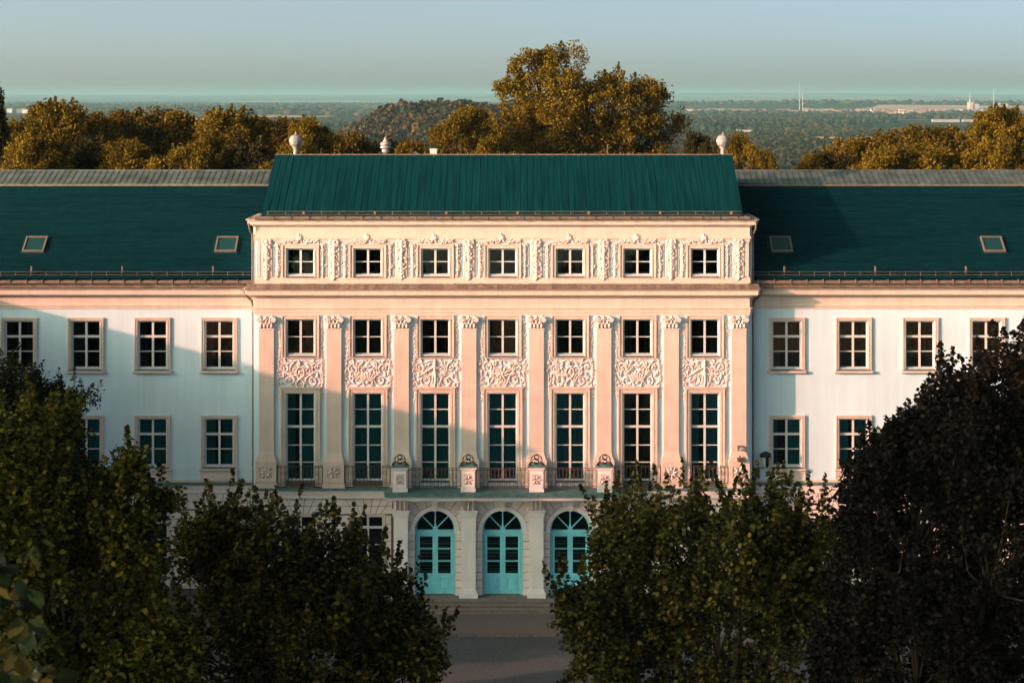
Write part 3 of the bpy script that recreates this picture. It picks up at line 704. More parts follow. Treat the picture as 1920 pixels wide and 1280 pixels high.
for k, x in enumerate(pier_x):
    y = -1.12; zt = z(873) - .02
    b = MB(); b.box(x - .40, x + .40, y - .3, y + .3, SLB + .03, SLB + .2); b.box(x - .35, x + .35, y - .27, y + .27, SLB + .2, SLB + 1.22)
    b.ring(x - .35, x + .35, SLB + .3, SLB + 1.12, .13, y - .33, y - .269)
    pd = b.build('balcony_pedestal', M['ptrim'], P)
    MB().box(x - .40, x + .40, y - .33, y + .33, SLB + 1.22, SLB + 1.29).box(x - .46, x + .46, y - .38, y + .38, SLB + 1.292, SLB + 1.37).build('cap_stone', M['ptrim'], pd)
    MB().sweep([(.03, SLB + 1.372), (.03, SLB + 1.40), (-.2, SLB + 1.52), (-.22, SLB + 1.52)], x - .46, x + .46, y - .38, y + .38).build('cap_flashing', M['ledge'], pd)
    link('carved_ornament', orn2, pd, (x, y - .275, SLB + .7))
    monogram(x, y - .28, SLB + 1.47, k == 0)
def railing(x0, x1, y, z0, z1, bars=13, side=True):
    b = MB(); r = .013
    for zz in (z0, z0 + .12, z1 - .1, z1): b.tube([(x0, y, zz), (x1, y, zz)], .016, 4)
    n = bars
    for i in range(n + 1):
        x = x0 + (x1 - x0) * i / n; b.tube([(x, y, z0), (x, y, z1)], r if i % 3 else .018, 4)
    for i in range(3):
        xc = x0 + (x1 - x0) * (i + .5) / 3; w = (x1 - x0) / 3
        for sx in (-1, 1):
            sp = spiral(xc + sx * w * .2, (z0 + z1) / 2 + .12, .12, 1.2, PI / 2, sx, 14)
            b.tube([(p[0], y, p[1]) for p in sp], .011, 4); sp = spiral(xc + sx * w * .2, z0 + .25, .10, 1.1, -PI / 2, -sx, 14); b.tube([(p[0], y, p[1]) for p in sp], .011, 4)
    return b.build('balcony_railing', M['iron'], P)
for k in range(3): railing(pier_x[k] + .44, pier_x[k + 1] - .44, -1.05, SLB + .18, SLB + 1.27, 14)
for k in (0, 1, 5, 6): railing(bays[k] - 1.25, bays[k] + 1.25, -.33, SLB + .2, SLB + 1.27, 12)
for k in (0, 1, 5, 6):
    for sx in (-1, 1):
        b = MB(); b.prism([(bays[k] + sx * .82, SLB + .1), (bays[k] + sx * 1.22, SLB + .1), (bays[k] + sx * 1.22, SLB + 1.18), (bays[k] + sx * 1.12, SLB + 1.25), (bays[k] + sx * .88, SLB + 1.25), (bays[k] + sx * .82, SLB + 1.1)], -.2, -.0)
        b.build('window_parapet', M['trim'], P)
    MB().box(bays[k] - .8, bays[k] + .8, -.25, .1, ZSTR - .01, ZFR - .13).build('balcony_threshold', M['sillm'], P)
# porch backing wall with arches
R_, ZS = 1.12, z(991.5); PY = -.35
def arc(cx, r, n, a0=0, a1=PI): return [(cx + r * math.cos(a0 + (a1 - a0) * i / n), ZS + r * math.sin(a0 + (a1 - a0) * i / n)) for i in range(n + 1)]
b = MB(); top = SLB - .45
xs = [-xp - .05] + [c for cx in (-PITCH, 0, PITCH) for c in (cx - R_, cx + R_)] + [xp + .05]
for i in range(0, len(xs), 2): b.box(xs[i], xs[i + 1], PY + .03, .42, 0, top)
for cx in (-PITCH, 0, PITCH):
    A = arc(cx, R_, 20)
    for i in range(20):
        (xa, za), (xb, zb) = A[i], A[i + 1]
        b.prism([(xa, za), (xa, top), (xb, top), (xb, zb)], PY + .03, .42)
b.build('porch_wall', M['stoneback'], P)
# stones on the ground floor: list of (priority, polygon, y_front, y_back, name)
stones = []
def clipblocks(x0, x1, z0, z1, y, holes, L, phase, arr):
    # one course between x0 and x1
    segs = [(x0, x1)]
    for h in holes:
        if h[2] < z1 - .05 and h[3] > z0 + .05:
            ns = []
            for a, c in segs:
                if h[1] <= a or h[0] >= c: ns.append((a, c)); continue
                if h[0] - a > .1: ns.append((a, h[0]))
                if c - h[1] > .1: ns.append((h[1], c))
            segs = ns
    for a, c in segs:
        w = c - a; n = max(1, round(w / L)); off = phase * L * .5 if n > 2 else 0
        cuts = [a] + [q for q in (a + off + i * w / n for i in range(n + 1)) if a + .15 < q < c - .15] + [c]
        for i in range(len(cuts) - 1): arr.append((cuts[i], cuts[i + 1], z0, z1, y))
CH = .47; g_ = .018
rects = []
def winholes(hs, extra): return [(h[0] - .14, h[1] + .14, h[2] - .1, h[3] + .14) for h in hs] + extra
def fan(cx, zb, zt, y):   # flat arch over a ground window
    n = 7; out = []
    hw = 1.55
    for ri, row in enumerate(((zb, (zb + zt) / 2), ((zb + zt) / 2, zt))):
        for i in range(n):
            def X(u, zz): return cx + (-1.75 if u < .01 else 1.75) if u < .01 or u > .99 else cx + (u - .5) * 2 * (1.0 + (hw + .25 - 1.0) * (zz - zb) / (zt - zb))
            u0, u1 = i / n, (i + 1) / n
            out.append(([(X(u0, row[0]) + g_, row[0] + g_), (X(u1, row[0]) - g_, row[0] + g_), (X(u1, row[1]) - g_, row[1] - g_), (X(u0, row[1]) + g_, row[1] - g_)], y))
    return out
GT = ZSTR - .62
polys = []
def region(x0, x1, y, hs):
    fz = hs[0][3] + .14 if hs else 99
    ex = []
    for h in hs:
        cx = (h[0] + h[1]) / 2; polys.extend([(p, y, 'voussoir') for p, y in fan(cx, fz, GT, y)]); ex.append((cx - 1.75, cx + 1.75, fz, GT))
    zt = GT; k = 0
    lv = []
    zz = GT
    while zz > .5: lv.append((max(zz - CH, .5), zz)); zz -= CH
    for (a, c) in lv:
        clipblocks(x0, x1, a, c, y, winholes(hs, ex), 1.05, k % 2, rects); k += 1
region(-HW, -xp - .1, -.03, [q for q in holes_g if q[0] < 0]); region(xp + .1, HW, -.03, [q for q in holes_g if q[0] > 0])
region(-33.3, -HW - .25, WY - .02, [q for q in holes_gw if q[0] < 0]); region(HW + .25, 33.3, WY - .02, [q for q in holes_gw if q[0] > 0])
# plinth pieces fill the wedge beside a fan with the fan's outer stones
stone_list = []
for (a, c, d, e, y) in rects: stone_list.append(([(a + g_, d + g_), (c - g_, d + g_), (c - g_, e - g_), (a + g_, e - g_)], y, 'stone_block'))
stone_list += polys
# porch jamb stones and arch voussoirs
for cx in (-PITCH, 0, PITCH):
    for sx in (-1, 1):
        xa, xb = cx + sx * (R_ + .0), cx + sx * (PITCH / 2 - .38)
        if xa > xb: xa, xb = xb, xa
        zz = ZS - .16; h = (zz - .5) / 8
        for i in range(8): stone_list.append(([(xa, zz - (i + 1) * h + g_), (xb, zz - (i + 1) * h + g_), (xb, zz - i * h - g_), (xa, zz - i * h - g_)], PY + .03, 'jamb_stone'))
    # arch: sectors from r=1.36 out to the rectangle
    hwid = PITCH / 2 - .38; ztop = SLB - .62 + .0
    cuts = [0, .33, .62, .93, 1.24, PI / 2 - .1]
    angs = cuts + [PI - a for a in cuts[::-1]]
    def outp(a):
        ca, sa = math.cos(a), math.sin(a); t = 99
        if abs(ca) > 1e-6: t = min(t, hwid / abs(ca))
        if sa > 1e-6: t = min(t, (ztop - ZS) / sa)
        return (cx + t * ca, ZS + t * sa)
    cang = math.atan2(ztop - ZS, hwid)
    for i in range(len(angs) - 1):
        a0, a1 = angs[i], angs[i + 1]
        if a0 < PI / 2 < a1: continue
        r = 1.36; e = .010
        inner = [(cx + r * math.cos(a0 + e + (a1 - a0 - 2 * e) * j / 3), ZS + r * math.sin(a0 + e + (a1 - a0 - 2 * e) * j / 3)) for j in range(4)]
        outer = [outp(a1 - e)]
        for cc in (cang, PI - cang):
            if a0 + e < cc < a1 - e: outer.append((cx + (hwid if cc < PI / 2 else -hwid), ztop))
        outer.append(outp(a0 + e))
        stone_list.append((inner + outer, PY + .03, 'voussoir'))
def prio(s):
    cx = sum(p[0] for p in s[0]) / len(s[0]); cz = sum(p[1] for p in s[0]) / len(s[0])
    if s[2] != 'stone_block' and abs(cx) < 6: return -100
    return abs(cx + 3) * .5 - cz * 2.2 + (12 if cx > 8 else 0)
stone_list.sort(key=prio)
rest = MB(); nst = 0
for i, (poly, y, nm) in enumerate(stone_list):
    pr = .055 if nm != 'jamb_stone' else .05
    if i < 290: MB().prism(poly, y - pr - rnd.uniform(0, .006), y + .01).build(nm, M['stone'], P)
    else: rest.prism(poly, y - pr, y + .01)
tag(rest.build('stone_courses', M['stone'], P), kind='stuff')
# archivolts, imposts, keystones, doors
b2 = MB()
for cx in (-PITCH, 0, PITCH):
    b = MB()
    for (ra, rb, ya) in ((1.12, 1.20, -.46), (1.20, 1.34, -.44)):
        A, B = arc(cx, ra, 24), arc(cx, rb, 24)
        for i in range(24): b.prism([A[i], B[i], B[i + 1], A[i + 1]], ya, PY + .04)
    b.build('archivolt', M['ptrim'], P, False)
    for sx in (-1, 1):
        b = MB()
        xa, xb = sorted((cx + sx * (R_ - .03), cx + sx * (PITCH / 2 - .36)))
        b.box(xa, xb, -.47, PY + .1, ZS - .15, ZS - .09); b.box(xa - .02, xb, -.50, PY + .1, ZS - .09, ZS - .005)
        b.build('impost', M['ptrim'], P)
    b = MB(); b.prism([(cx - .12, ZS + R_ - .02), (cx + .12, ZS + R_ - .02), (cx + .17, top - .22), (cx - .17, top - .22)], -.58, PY)
    b.prism([(cx - .17, top - .20), (cx + .17, top - .20), (cx + .20, top - .0), (cx - .20, top - .0)], -.66, PY)
    b.tube([(cx - .17, -.66, top - .09), (cx + .17, -.66, top - .09)], .07, 8)
    b.build('keystone', M['ptrim'], P)
    # door
    fy = .02
    b = MB(); A, B = arc(cx, R_ - .10, 24), arc(cx, R_ + .01, 24)
    for i in range(24): b.prism([A[i], B[i], B[i + 1], A[i + 1]], fy - .05, fy + .12)
    b.box(cx - R_, cx - R_ + .13, fy - .05, fy + .12, ZG, ZS); b.box(cx + R_ - .13, cx + R_, fy - .05, fy + .12, ZG, ZS)
    b.box(cx - R_ + .0, cx + R_, fy - .09, fy + .13, ZS - .26, ZS - .08); b.box(cx - R_, cx + R_, fy - .13, fy + .05, ZS - .09, ZS - .03)
    door = b.build('door', M['tealwood'], P)
    b = MB()
    for a in (PI / 4, PI * 3 / 4):
        p0 = (cx + .12 * math.cos(a), ZS + .02 + .08 * math.sin(a)); p1 = (cx + 1.04 * math.cos(a), ZS + 1.04 * math.sin(a)); q = (-math.sin(a) * .028, math.cos(a) * .028)
        b.prism([(p0[0] - q[0], p0[1] - q[1]), (p1[0] - q[0], p1[1] - q[1]), (p1[0] + q[0], p1[1] + q[1]), (p0[0] + q[0], p0[1] + q[1])], fy - .01, fy + .06)
    b.prism([(cx - .035, ZS + .15), (cx + .035, ZS + .15), (cx + .035, ZS + 1.04), (cx - .035, ZS + 1.04)], fy - .03, fy + .065)
    b.prism([(cx - .16, ZS - .03), (cx + .16, ZS - .03), (cx + .07, ZS + .10), (cx + .05, ZS + .26), (cx - .05, ZS + .26), (cx - .07, ZS + .10)], fy - .04, fy + .066)
    b.build('fanlight_bars', M['tealwood'], door)
    b = MB(); A = arc(cx, R_ - .08, 20); b.prism([(cx - R_ + .08, ZS - .05)] + A[::-1] + [(cx + R_ - .08, ZS - .05)], fy + .06, fy + .07); b.build('fanlight_pane', M['glass'], door)
    zt = ZS - .27
    for sx in (-1, 1):
        xa, xb = sorted((cx + sx * .02, cx + sx * (R_ - .14)))
        zb = z(1078)
        b = MB(); b.ring(xa, xb, ZG + .03, zt, .13, fy + .0, fy + .07)
        b.box(xa + .13, xb - .13, fy, fy + .07, zb - .02, zb + .11)
        hgt = (zt - .13 - zb - .11) / 3
        for i in (1, 2): b.box(xa + .13, xb - .13, fy + .01, fy + .06, zb + .11 + hgt * i - .03, zb + .11 + hgt * i + .03)
        b.box(xa + .13, xb - .13, fy + .03, fy + .05, ZG + .16, zb - .02); b.ring(xa + .17, xb - .17, ZG + .22, zb - .07, .04, fy - .025, fy + .031)
        b.bevbox(xa + .26, xb - .26, fy - .01, fy + .031, ZG + .31, zb - .16, .03)
        b.lathe([(.0, -.02), (.045, -.02), (.045, .02), (0, .02)], ((xa + xb) / 2, fy + .0, (ZG + zb) / 2 + .06), 10)
        b.build('door_leaf', M['tealwood'], door)
        for i in range(3): MB().box(xa + .12, xb - .12, fy + .03, fy + .04, zb + .11 + hgt * i + .02, zb + .11 + hgt * (i + 1) - .02).build('pane', M['glass'], door)
    MB().box(cx - .035, cx + .035, fy - .03, fy + .08, ZG + .03, zt).build('door_post', M['tealwood'], door)
    b = MB()   # slatted blind seen through the panes
    for i in range(15):
        zz = z(1078) + .12 + i * .17
        if zz > zt - .1: break
        b.box(cx - .95, cx + .95, .30, .33, zz, zz + .035 + .05 * ((i * 7) % 3 == 0))
    b.build('blind_slats', M['curt'], door)
# piers
pc = Relief(-.42, .42, 0, .56, .018)
for x in (-.24, 0, .24):
    pc.stroke(bez((x, .54), (x, .4), (x, .3), (x, .12)), .07, .20); pc.leaf((x, .34), -PI / 2, .3, .12, .20, bend=0, lobes=3)
for x in (-.34, .34): pc.stroke(spiral(x * .9, .42, .10, 1.3, 0, 1), .035, .12)
pcm = pc.mesh('bracket_carving', M['stucco'])
for k, x in enumerate(pier_x):
    zc0, zc1 = z(955) - .1, SLB - .62
    b = MB(); b.box(x - .385, x + .385, -.75, PY + .04, ZG + .45, z(957)); pr = b.build('porch_pier', M['ptrim'], P)
    MB().sweep([(0, z(966)), (.02, z(965)), (.03, z(962)), (.06, z(961)), (.08, z(955)), (.13, z(953.5)), (.13, z(951)), (.05, z(950.5))], x - .385, x + .385, -.75, PY + .04).build('pier_capital', M['ptrim'], pr)
    MB().box(x - .40, x + .40, -.76, PY + .02, z(950.6), SLB - .6).build('bracket', M['stucco'], pr)
    link('bracket_carving', pcm, pr, (x, -.765, z(950.5) + .0))
    MB().sweep([(.13, ZG), (.13, ZG + .26), (.09, ZG + .27), (.09, ZG + .33), (.05, ZG + .36), (.05, ZG + .40), (.0, ZG + .46)], x - .385, x + .385, -.75, PY + .04).build('pier_base', M['ptrim'], pr)
# steps: landing and two lower steps
b = MB(); b.box(-6.6, 6.6, -1.66, .5, .322, ZG); b.build('step', M['step'], P)
for i in (1, 2): MB().box(-6.6 - .3 * i, 6.6 + .3 * i, -1.66 - .32 * i, .2, ZG - .16 * (i + 1) + (.002 if i == 2 else .001), ZG - .16 * i).build('step', M['step'], P)
for i in range(3): MB().box(-6.62 - .3 * i, 6.62 + .3 * i, -1.70 - .32 * i, -1.66 - .32 * i, ZG - .16 * i - .05, ZG - .16 * i + .001).build('step_nosing', M['kerb'], P)

# roofs ------------------------------------------------------
WE, WK, WR = (.62, 17.86), (7.7, 22.74), (9.75, 23.42)       # wing eave, knee, ridge (y, z)
for sd in (-1, 1):
    x0, x1 = (13.24, 33.6) if sd > 0 else (-33.6, -13.24)
    rf = MB(); rf.add([(x0, WE[0], WE[1] - .15), (x1, WE[0], WE[1] - .15), (x1, WK[0], WK[1] - .15), (x0, WK[0], WK[1] - .15), (x1, WR[0], WR[1] - .1), (x0, WR[0], WR[1] - .1), (x1, 13.6, 20.4), (x0, 13.6, 20.4), (x1, 13.6, 17.3), (x0, 13.6, 17.3), (x1, WE[0], 17.5), (x0, WE[0], 17.5)],
                      [(0, 1, 2, 3), (3, 2, 4, 5), (5, 4, 6, 7), (7, 6, 8, 9), (11, 10, 1, 0), (11, 0, 3, 5, 7, 9), (10, 8, 6, 4, 2, 1), (9, 8, 10, 11)])
    roof = rf.build('wing_roof', M['roofw'], P)
    # lapped slate courses
    n = 54; b = MB(); dy, dz = (WK[0] - WE[0]) / n, (WK[1] - WE[1]) / n
    L = math.hypot(dy, dz); ny, nz = -dz / L, dy / L
    skx = []
    for i in range(n):
        y0, z0_ = WE[0] + dy * i, WE[1] + dz * i; y1, z1_ = y0 + dy * 1.15, z0_ + dz * 1.15
        segs = 8; X = np.linspace(x0, x1, segs + 1)
        for j in range(segs):
            e = .06 + rnd.uniform(-.004, .004); a, c = X[j], X[j + 1]
            b.add([(a, y0 + ny * e, z0_ + nz * e), (c, y0 + ny * e, z0_ + nz * e), (c, y1, z1_), (a, y1, z1_), (a, y0, z0_ - .03), (c, y0, z0_ - .03)], [(0, 1, 2, 3), (4, 5, 1, 0)])
    tag(b.build('slate_courses', M['roofw'], roof), kind='stuff')
    # zinc strips above the knee
    nst = 56; w = (x1 - x0) / nst
    dy, dz = WR[0] - WK[0], WR[1] - WK[1]
    me = None
    b = MB(); b.add([(0, 0, 0), (w - .06, 0, 0), (w - .06, dy, dz), (0, dy, dz), (0, 0, -.06), (w - .06, 0, -.06)], [(0, 1, 2, 3), (4, 5, 1, 0)])
    b.box(w - .04, w - .0, 0, .01, -.03, .02)
    b.add([(w - .035, 0, .0), (w - .005, 0, .0), (w - .005, 0, .018), (w - .035, 0, .018), (w - .035, dy, dz), (w - .005, dy, dz), (w - .005, dy, dz + .018), (w - .035, dy, dz + .018)], [(0, 1, 2, 3), (1, 5, 6, 2), (3, 2, 6, 7), (4, 0, 3, 7)])
    me = b.mesh('zinc_strip', M['roofup'])
    for i in range(nst): link('zinc_strip', me, roof, (x0 + i * w, WK[0] - .12, WK[1] + .03))
    b = MB(); b.box(x0, x1, WK[0] - .22, WK[0] - .02, WK[1] - .14, WK[1] - .02); b.build('knee_flashing', M['gutter'], roof)
    MB().tube([(x0, WR[0] - .1, WR[1] + .04), (x1, WR[0] - .1, WR[1] + .04)], .06, 6).build('ridge_capping', M['roofup'], roof)
    # gutter, snow rails, brackets
    gt = MB(); gt.tube([(x0 + .3 * sd, .55, 17.62), (x1, .55, 17.62)] if sd > 0 else [(x0, .55, 17.62), (x1 - .3, .55, 17.62)], .11, 8); gt.box(x0, x1, .62, .95, 17.30, 17.72)
    xq = x0
    while xq < x1: gt.box(xq, xq + .04, .42, .66, 17.52, 17.78); xq += .9
    gt.build('gutter', M['gutter'], P)
    b = MB(); xq = x0 + .7
    n_ = 0
    bx = MB()
    while xq < x1 - .3:
        b.tube([(xq, .70, 17.86), (xq, .66, 18.22)], .013, 4); n_ += 1
        if n_ % 6 == 3: bx.box(xq - .03, xq + .05, .68, .80, 18.2, 18.5)
        xq += .84
    for zz in (18.02, 18.19): b.tube([(x0 + .5, .67, zz), (x1, .67, zz)], .011, 4)
    bx.build('snow_rail_clip', M['gutter'], P)
    b.build('snow_rail', M['gutter'], P)
# central roof
CE, CR = (-.34, 21.36), (5.45, 24.50)
rf = MB(); X = 13.24
rf.add([(-X, CE[0], CE[1] - .1), (X, CE[0], CE[1] - .1), (X, CR[0], CR[1] - .1), (-X, CR[0], CR[1] - .1), (X, 11.3, 21.3), (-X, 11.3, 21.3), (X, CE[0], 21.1), (-X, CE[0], 21.1), (X, 11.3, 21.1), (-X, 11.3, 21.1)],
       [(0, 1, 2, 3), (3, 2, 4, 5), (7, 6, 1, 0), (7, 0, 3, 5, 9), (6, 8, 4, 2, 1), (9, 8, 6, 7), (5, 4, 8, 9)])
roof = rf.build('centre_roof', M['roofc'], P)
np_ = 23; w = 2 * X / np_
for i in range(np_):
    b = MB(); xa = -X + i * w; h = .03 + (.02 if i in (0, 22) else 0) + rnd.uniform(0, .008)
    dy, dz = CR[0] - CE[0], CR[1] - CE[1]; L = math.hypot(dy, dz); ny, nz = -dz / L * h, dy / L * h
    y0, z0_, y1, z1_ = CE[0] - .04, CE[1] - .03, CR[0], CR[1] + .0
    g = .02
    b.add([(xa, y0 + ny, z0_ + nz), (xa + w - g, y0 + ny, z0_ + nz), (xa + w - g, y1 + ny, z1_ + nz), (xa, y1 + ny, z1_ + nz), (xa, y0, z0_ - .06), (xa + w - g, y0, z0_ - .06), (xa + w - g, y1, z1_ - .06), (xa, y1, z1_ - .06)],
          [(0, 1, 2, 3), (4, 5, 1, 0), (5, 6, 2, 1), (7, 4, 0, 3)])
    for fxx in (.33, .66):
        xs_ = xa + w * fxx; b.add([(xs_ - .012, y0 + ny, z0_ + nz + .001), (xs_ + .012, y0 + ny, z0_ + nz + .001), (xs_ + .012, y1 + ny, z1_ + nz + .001), (xs_ - .012, y1 + ny, z1_ + nz + .001), (xs_, y0 + ny, z0_ + nz + .02), (xs_, y1 + ny, z1_ + nz + .02)], [(0, 4, 5, 3), (4, 1, 2, 5)])
    b.build('roof_panel', M['roofc'], roof)
b = MB(); b.tube([(-X, CR[0], CR[1] + .03), (X, CR[0], CR[1] + .03)], .05, 6); b.build('ridge_capping', M['gutter'], roof)
b = MB()
for i in range(70):
    x = rnd.uniform(-X, X); b.tube([(x, CR[0] + .02, CR[1] + .04), (x + rnd.uniform(-.05, .05), CR[0], CR[1] + rnd.uniform(.1, .22))], .012, 4)
b.build('ridge_spikes', M['gutter'], roof)
b = MB(); b.tube([(-X - .35, -.48, z(408)), (X + .35, -.48, z(408))], .10, 8); b.box(-13.9, 13.9, -.42, -.1, z(411) + .001, z(406)); b.build('gutter', M['gutter'], P)
b = MB()
b.add([(-14.0, -.42, z(411) + .01), (-13.3, -.45, z(411) + .01), (-13.3, -.4, z(403)), (-14.0, 3, z(411) + .01), (-13.3, 3, z(403))], [(0, 1, 2), (0, 2, 4, 3)])
b.add([(14.0, -.42, z(411) + .01), (13.3, -.45, z(411) + .01), (13.3, -.4, z(403)), (14.0, 3, z(411) + .01), (13.3, 3, z(403))], [(2, 1, 0), (3, 4, 2, 0)])
b.build('eave_flashing', M['tile'], P)
b = MB(); xq = -12.9; n_ = 0; bx = MB()
while xq < 13.1:
    b.tube([(xq, -.30, z(403)), (xq, -.34, z(395.5))], .018, 4); b.box(xq + .3, xq + .34, -.60, -.38, z(412), z(404.5))
    if n_ % 4 == 2: bx.box(xq - .06, xq + .06, -.36, -.28, z(401), z(396))
    n_ += 1; xq += .98
for zz in (z(396), z(401.5)): b.tube([(-13.0, -.33, zz), (13.1, -.33, zz)], .017, 4)
b.build('snow_rail', M['gutter'], P); bx.build('snow_rail_clip', M['redroof'], P)
# finials
def finial(x, y, zb, r):
    b = MB(); b.lathe([(.20, -.3), (.20, .0), (.16, .05), (.13, .12), (.13, .42), (.20, .46), (.20, .52), (.15, .55)], (x, y, zb), 16)
    f = b.build('ball_finial', M['orb'], P, False)
    prof = [(r * math.sin(t) * (1.0) + .01, r * (1 - math.cos(t))) for t in [i * PI / 12 for i in range(13)]]
    MB().lathe(prof, (x, y, zb + .50), 24).build('ball', M['orb'], f, True)
    b = MB()
    for k in range(10):
        a = k * 2 * PI / 10; b.tube([(x + (r + .005) * math.sin(t) * math.cos(a), y + (r + .005) * math.sin(t) * math.sin(a), zb + .5 + r - (r + .005) * math.cos(t)) for t in [.4 + i * .28 for i in range(9)]], .014, 4)
    b.lathe([(.10, 0), (.06, .05), (.035, .14), (.0, .2)], (x, y, zb + .5 + 2 * r - .02), 10); b.build('ball_cap', M['orb'], f)
finial(-12.05, 5.55, 24.46, .37); finial(12.70, 5.55, 24.46, .37)
b = MB(); b.lathe([(.2, -.3), (.2, .02), (.1, .06), (.1, .12), (.22, .22), (.22, .36), (.13, .44)], (-6.85, 5.7, 24.46), 16); f = b.build('urn_finial', M['orb'], P)
b = MB(); b.lathe([(.2, 0), (.32, .06), (.30, .16), (.26, .2), (.33, .26), (.28, .38), (.16, .44), (.12, .52), (.07, .60), (.09, .66), (.02, .74)], (-6.85, 5.7, 24.86), 16); b.build('urn_top', M['orb'], f)
b = MB(); b.box(-4.3, -3.92, 6.2, 6.6, 23.6, 24.86); b.box(-4.34, -3.88, 6.16, 6.64, 24.78, 24.84); b.build('vent_stack', M['frame'], P)
b = MB(); b.box(-5.3, -4.95, 6.4, 6.5, 24.2, 24.6); b.prism([(-5.42, 24.5), (-5.2, 24.7), (-5.1, 24.7), (-5.1, 24.6)], 6.4, 6.8); b.build('roof_vent', M['orb'], P)
MB().tube([(6.0, 5.6, 24.4), (6.0, 5.6, 25.0), (6.06, 5.6, 25.15)], .022, 5).build('ridge_aerial', M['gutter'], P)
# skylights
def skylight(x, yc, w, Ls, lab=None):
    dy, dz = (WK[0] - WE[0]), (WK[1] - WE[1]); L = math.hypot(dy, dz); t = Vector((0, dy / L, dz / L)); nrm = Vector((0, -dz / L, dy / L)); c = Vector((x, yc, WE[1] + (yc - WE[0]) * dz / dy))
    def slab(b, x0, x1, s0, s1, h0, h1):
        vs = []
        for h in (h0, h1):
            for (xx, s) in ((x0, s0), (x1, s0), (x1, s1), (x0, s1)): vs.append(tuple(c + Vector((xx, 0, 0)) + t * s + nrm * h))
        b.add(vs, [(4, 5, 6, 7), (0, 1, 5, 4), (1, 2, 6, 5), (2, 3, 7, 6), (3, 0, 4, 7)])
    b = MB(); fw = .09
    slab(b, -w / 2, -w / 2 + fw, -Ls / 2, Ls / 2, -.05, .16); slab(b, w / 2 - fw, w / 2, -Ls / 2, Ls / 2, -.05, .16)
    slab(b, -w / 2 + fw, w / 2 - fw, Ls / 2 - fw, Ls / 2, -.05, .16); slab(b, -w / 2 + fw, w / 2 - fw, -Ls / 2, -Ls / 2 + fw * 1.2, -.05, .16)
    o = b.build('skylight', M['skyl'], P)
    b = MB(); slab(b, -w / 2 - .16, w / 2 + .16, -Ls / 2 - .2, Ls / 2 + .12, -.04, .055); b.build('skylight_flashing', M['roofw'], o)
    b = MB(); slab(b, -w / 2 + .08, w / 2 - .08, -Ls / 2 + .08, Ls / 2 - .08, .056, .11); b.build('skylight_pane', M['sglass'], o)
for px_, py_ in ((66, 457), (425, 457), (1464, 459), (1861, 459)):
    yc = 2.95; D = 110 + yc; skylight((px_ - 985) * D / FPX + CAMX, yc, 1.22, 1.35)
# downpipes
def pipe(pts, r=.07):
    b = MB(); b.tube(pts, r, 8)
    for zz in (15.8, 12.9, 10, 7.4):
        if pts[-1][2] < zz < pts[0][2]: b.tube([(pts[-1][0], pts[-1][1], zz), (pts[-1][0], pts[-1][1], zz + .08)], r * 1.35, 8)
    return b.build('downpipe', M['gutter'], P)
for sd in (-1, 1):
    pipe([(sd * 14.35, .65, 17.55), (sd * 14.33, .7, 17.1), (sd * 14.25, .85, 16.85), (sd * 13.98, 1.05, 16.55), (sd * 13.9, 1.12, 16.2), (sd * 13.9, 1.12, 0.3)])
    pipe([(sd * 13.95, -.3, 20.95), (sd * 13.93, -.2, 20.6), (sd * 13.84, .2, 20.3), (sd * 13.84, .3, 20.0), (sd * 13.84, .3, 17.6)], .055)
# side wing of the U-shaped palace, out in front at the far left
b = MB(); b.box(-46, -33.55, -17.2, 11, 0, 17.1); b.build('side_wing_wall', M['wing'], P)
b = MB(); b.box(-46.4, -33.1, -17.6, 1.0, 17.1, 17.55); b.build('side_wing_cornice', M['trim'], P)
b = MB(); b.add([(-46.4, -17.6, 17.55), (-33.1, -17.6, 17.55), (-33.1, 13, 17.55), (-46.4, 13, 17.55), (-39.7, -15.5, 19.55), (-39.7, 13, 19.55)], [(0, 1, 4), (1, 2, 5, 4), (3, 0, 4, 5), (2, 3, 5)]); b.build('side_wing_roof', M['roofw'], P)

# ------------------------------------------------------------ small fittings fixed on the facade
lt = thing('wall_lantern', 'dark wall lantern with flat hood beside the lower right window and downpipe', 'lantern', (14.6, WY, 6.9))
MB().box(-.30, .30, -.55, -.12, .98, 1.02).add([(-.30, -.55, 1.02), (.30, -.55, 1.02), (.30, -.12, 1.02), (-.30, -.12, 1.02), (-.28, -.5, 1.22), (.28, -.5, 1.22), (0, -.33, 1.30)], [(0, 1, 5, 4), (1, 2, 5), (2, 3, 6, 5), (3, 0, 4), (4, 5, 6), (3, 4, 6)]).build('hood', M['black'], lt)
MB().prism([(-.18, .98), (-.12, .45), (.0, .42), (.0, .98)], -.45, -.22).build('lamp_glass', M['frame'], lt)
MB().prism([(-.0, .96), (.16, .96), (.16, .5), (.10, .42), (.02, .42)], -.47, -.2).build('lamp_body', M['black'], lt)
MB().tube([(.0, -.33, .45), (-.1, -.33, .36), (-.35, -.1, .34), (-.42, 0, .34)], .03, 6).box(-.55, -.3, -.2, 0, -.2, .3).build('bracket', M['iron'], lt)
sc = thing('security_camera', 'pale security camera on a bracket high on the last pilaster', 'security camera', (13.05, -.16, z(838)))
MB().box(-.12, .22, -.42, -.18, .12, .16).box(-.14, -.10, -.42, -.2, -.1, .16).build('housing', M['gutter'], sc)
MB().bevbox(-.10, .12, -.40, -.2, -.12, .10, .03).build('camera_body', M['plastic'], sc); MB().tube([(.08, -.25, -.1), (.15, 0, -.12)], .04, 6).tube([(.2, -.2, .1), (.22, 0, .02)], .05, 6).build('arm', M['plastic'], sc)
fl = thing('floodlight', 'small grey floodlight on the ledge of the last pilaster base', 'floodlight', (13.05, -.33, z(862)))
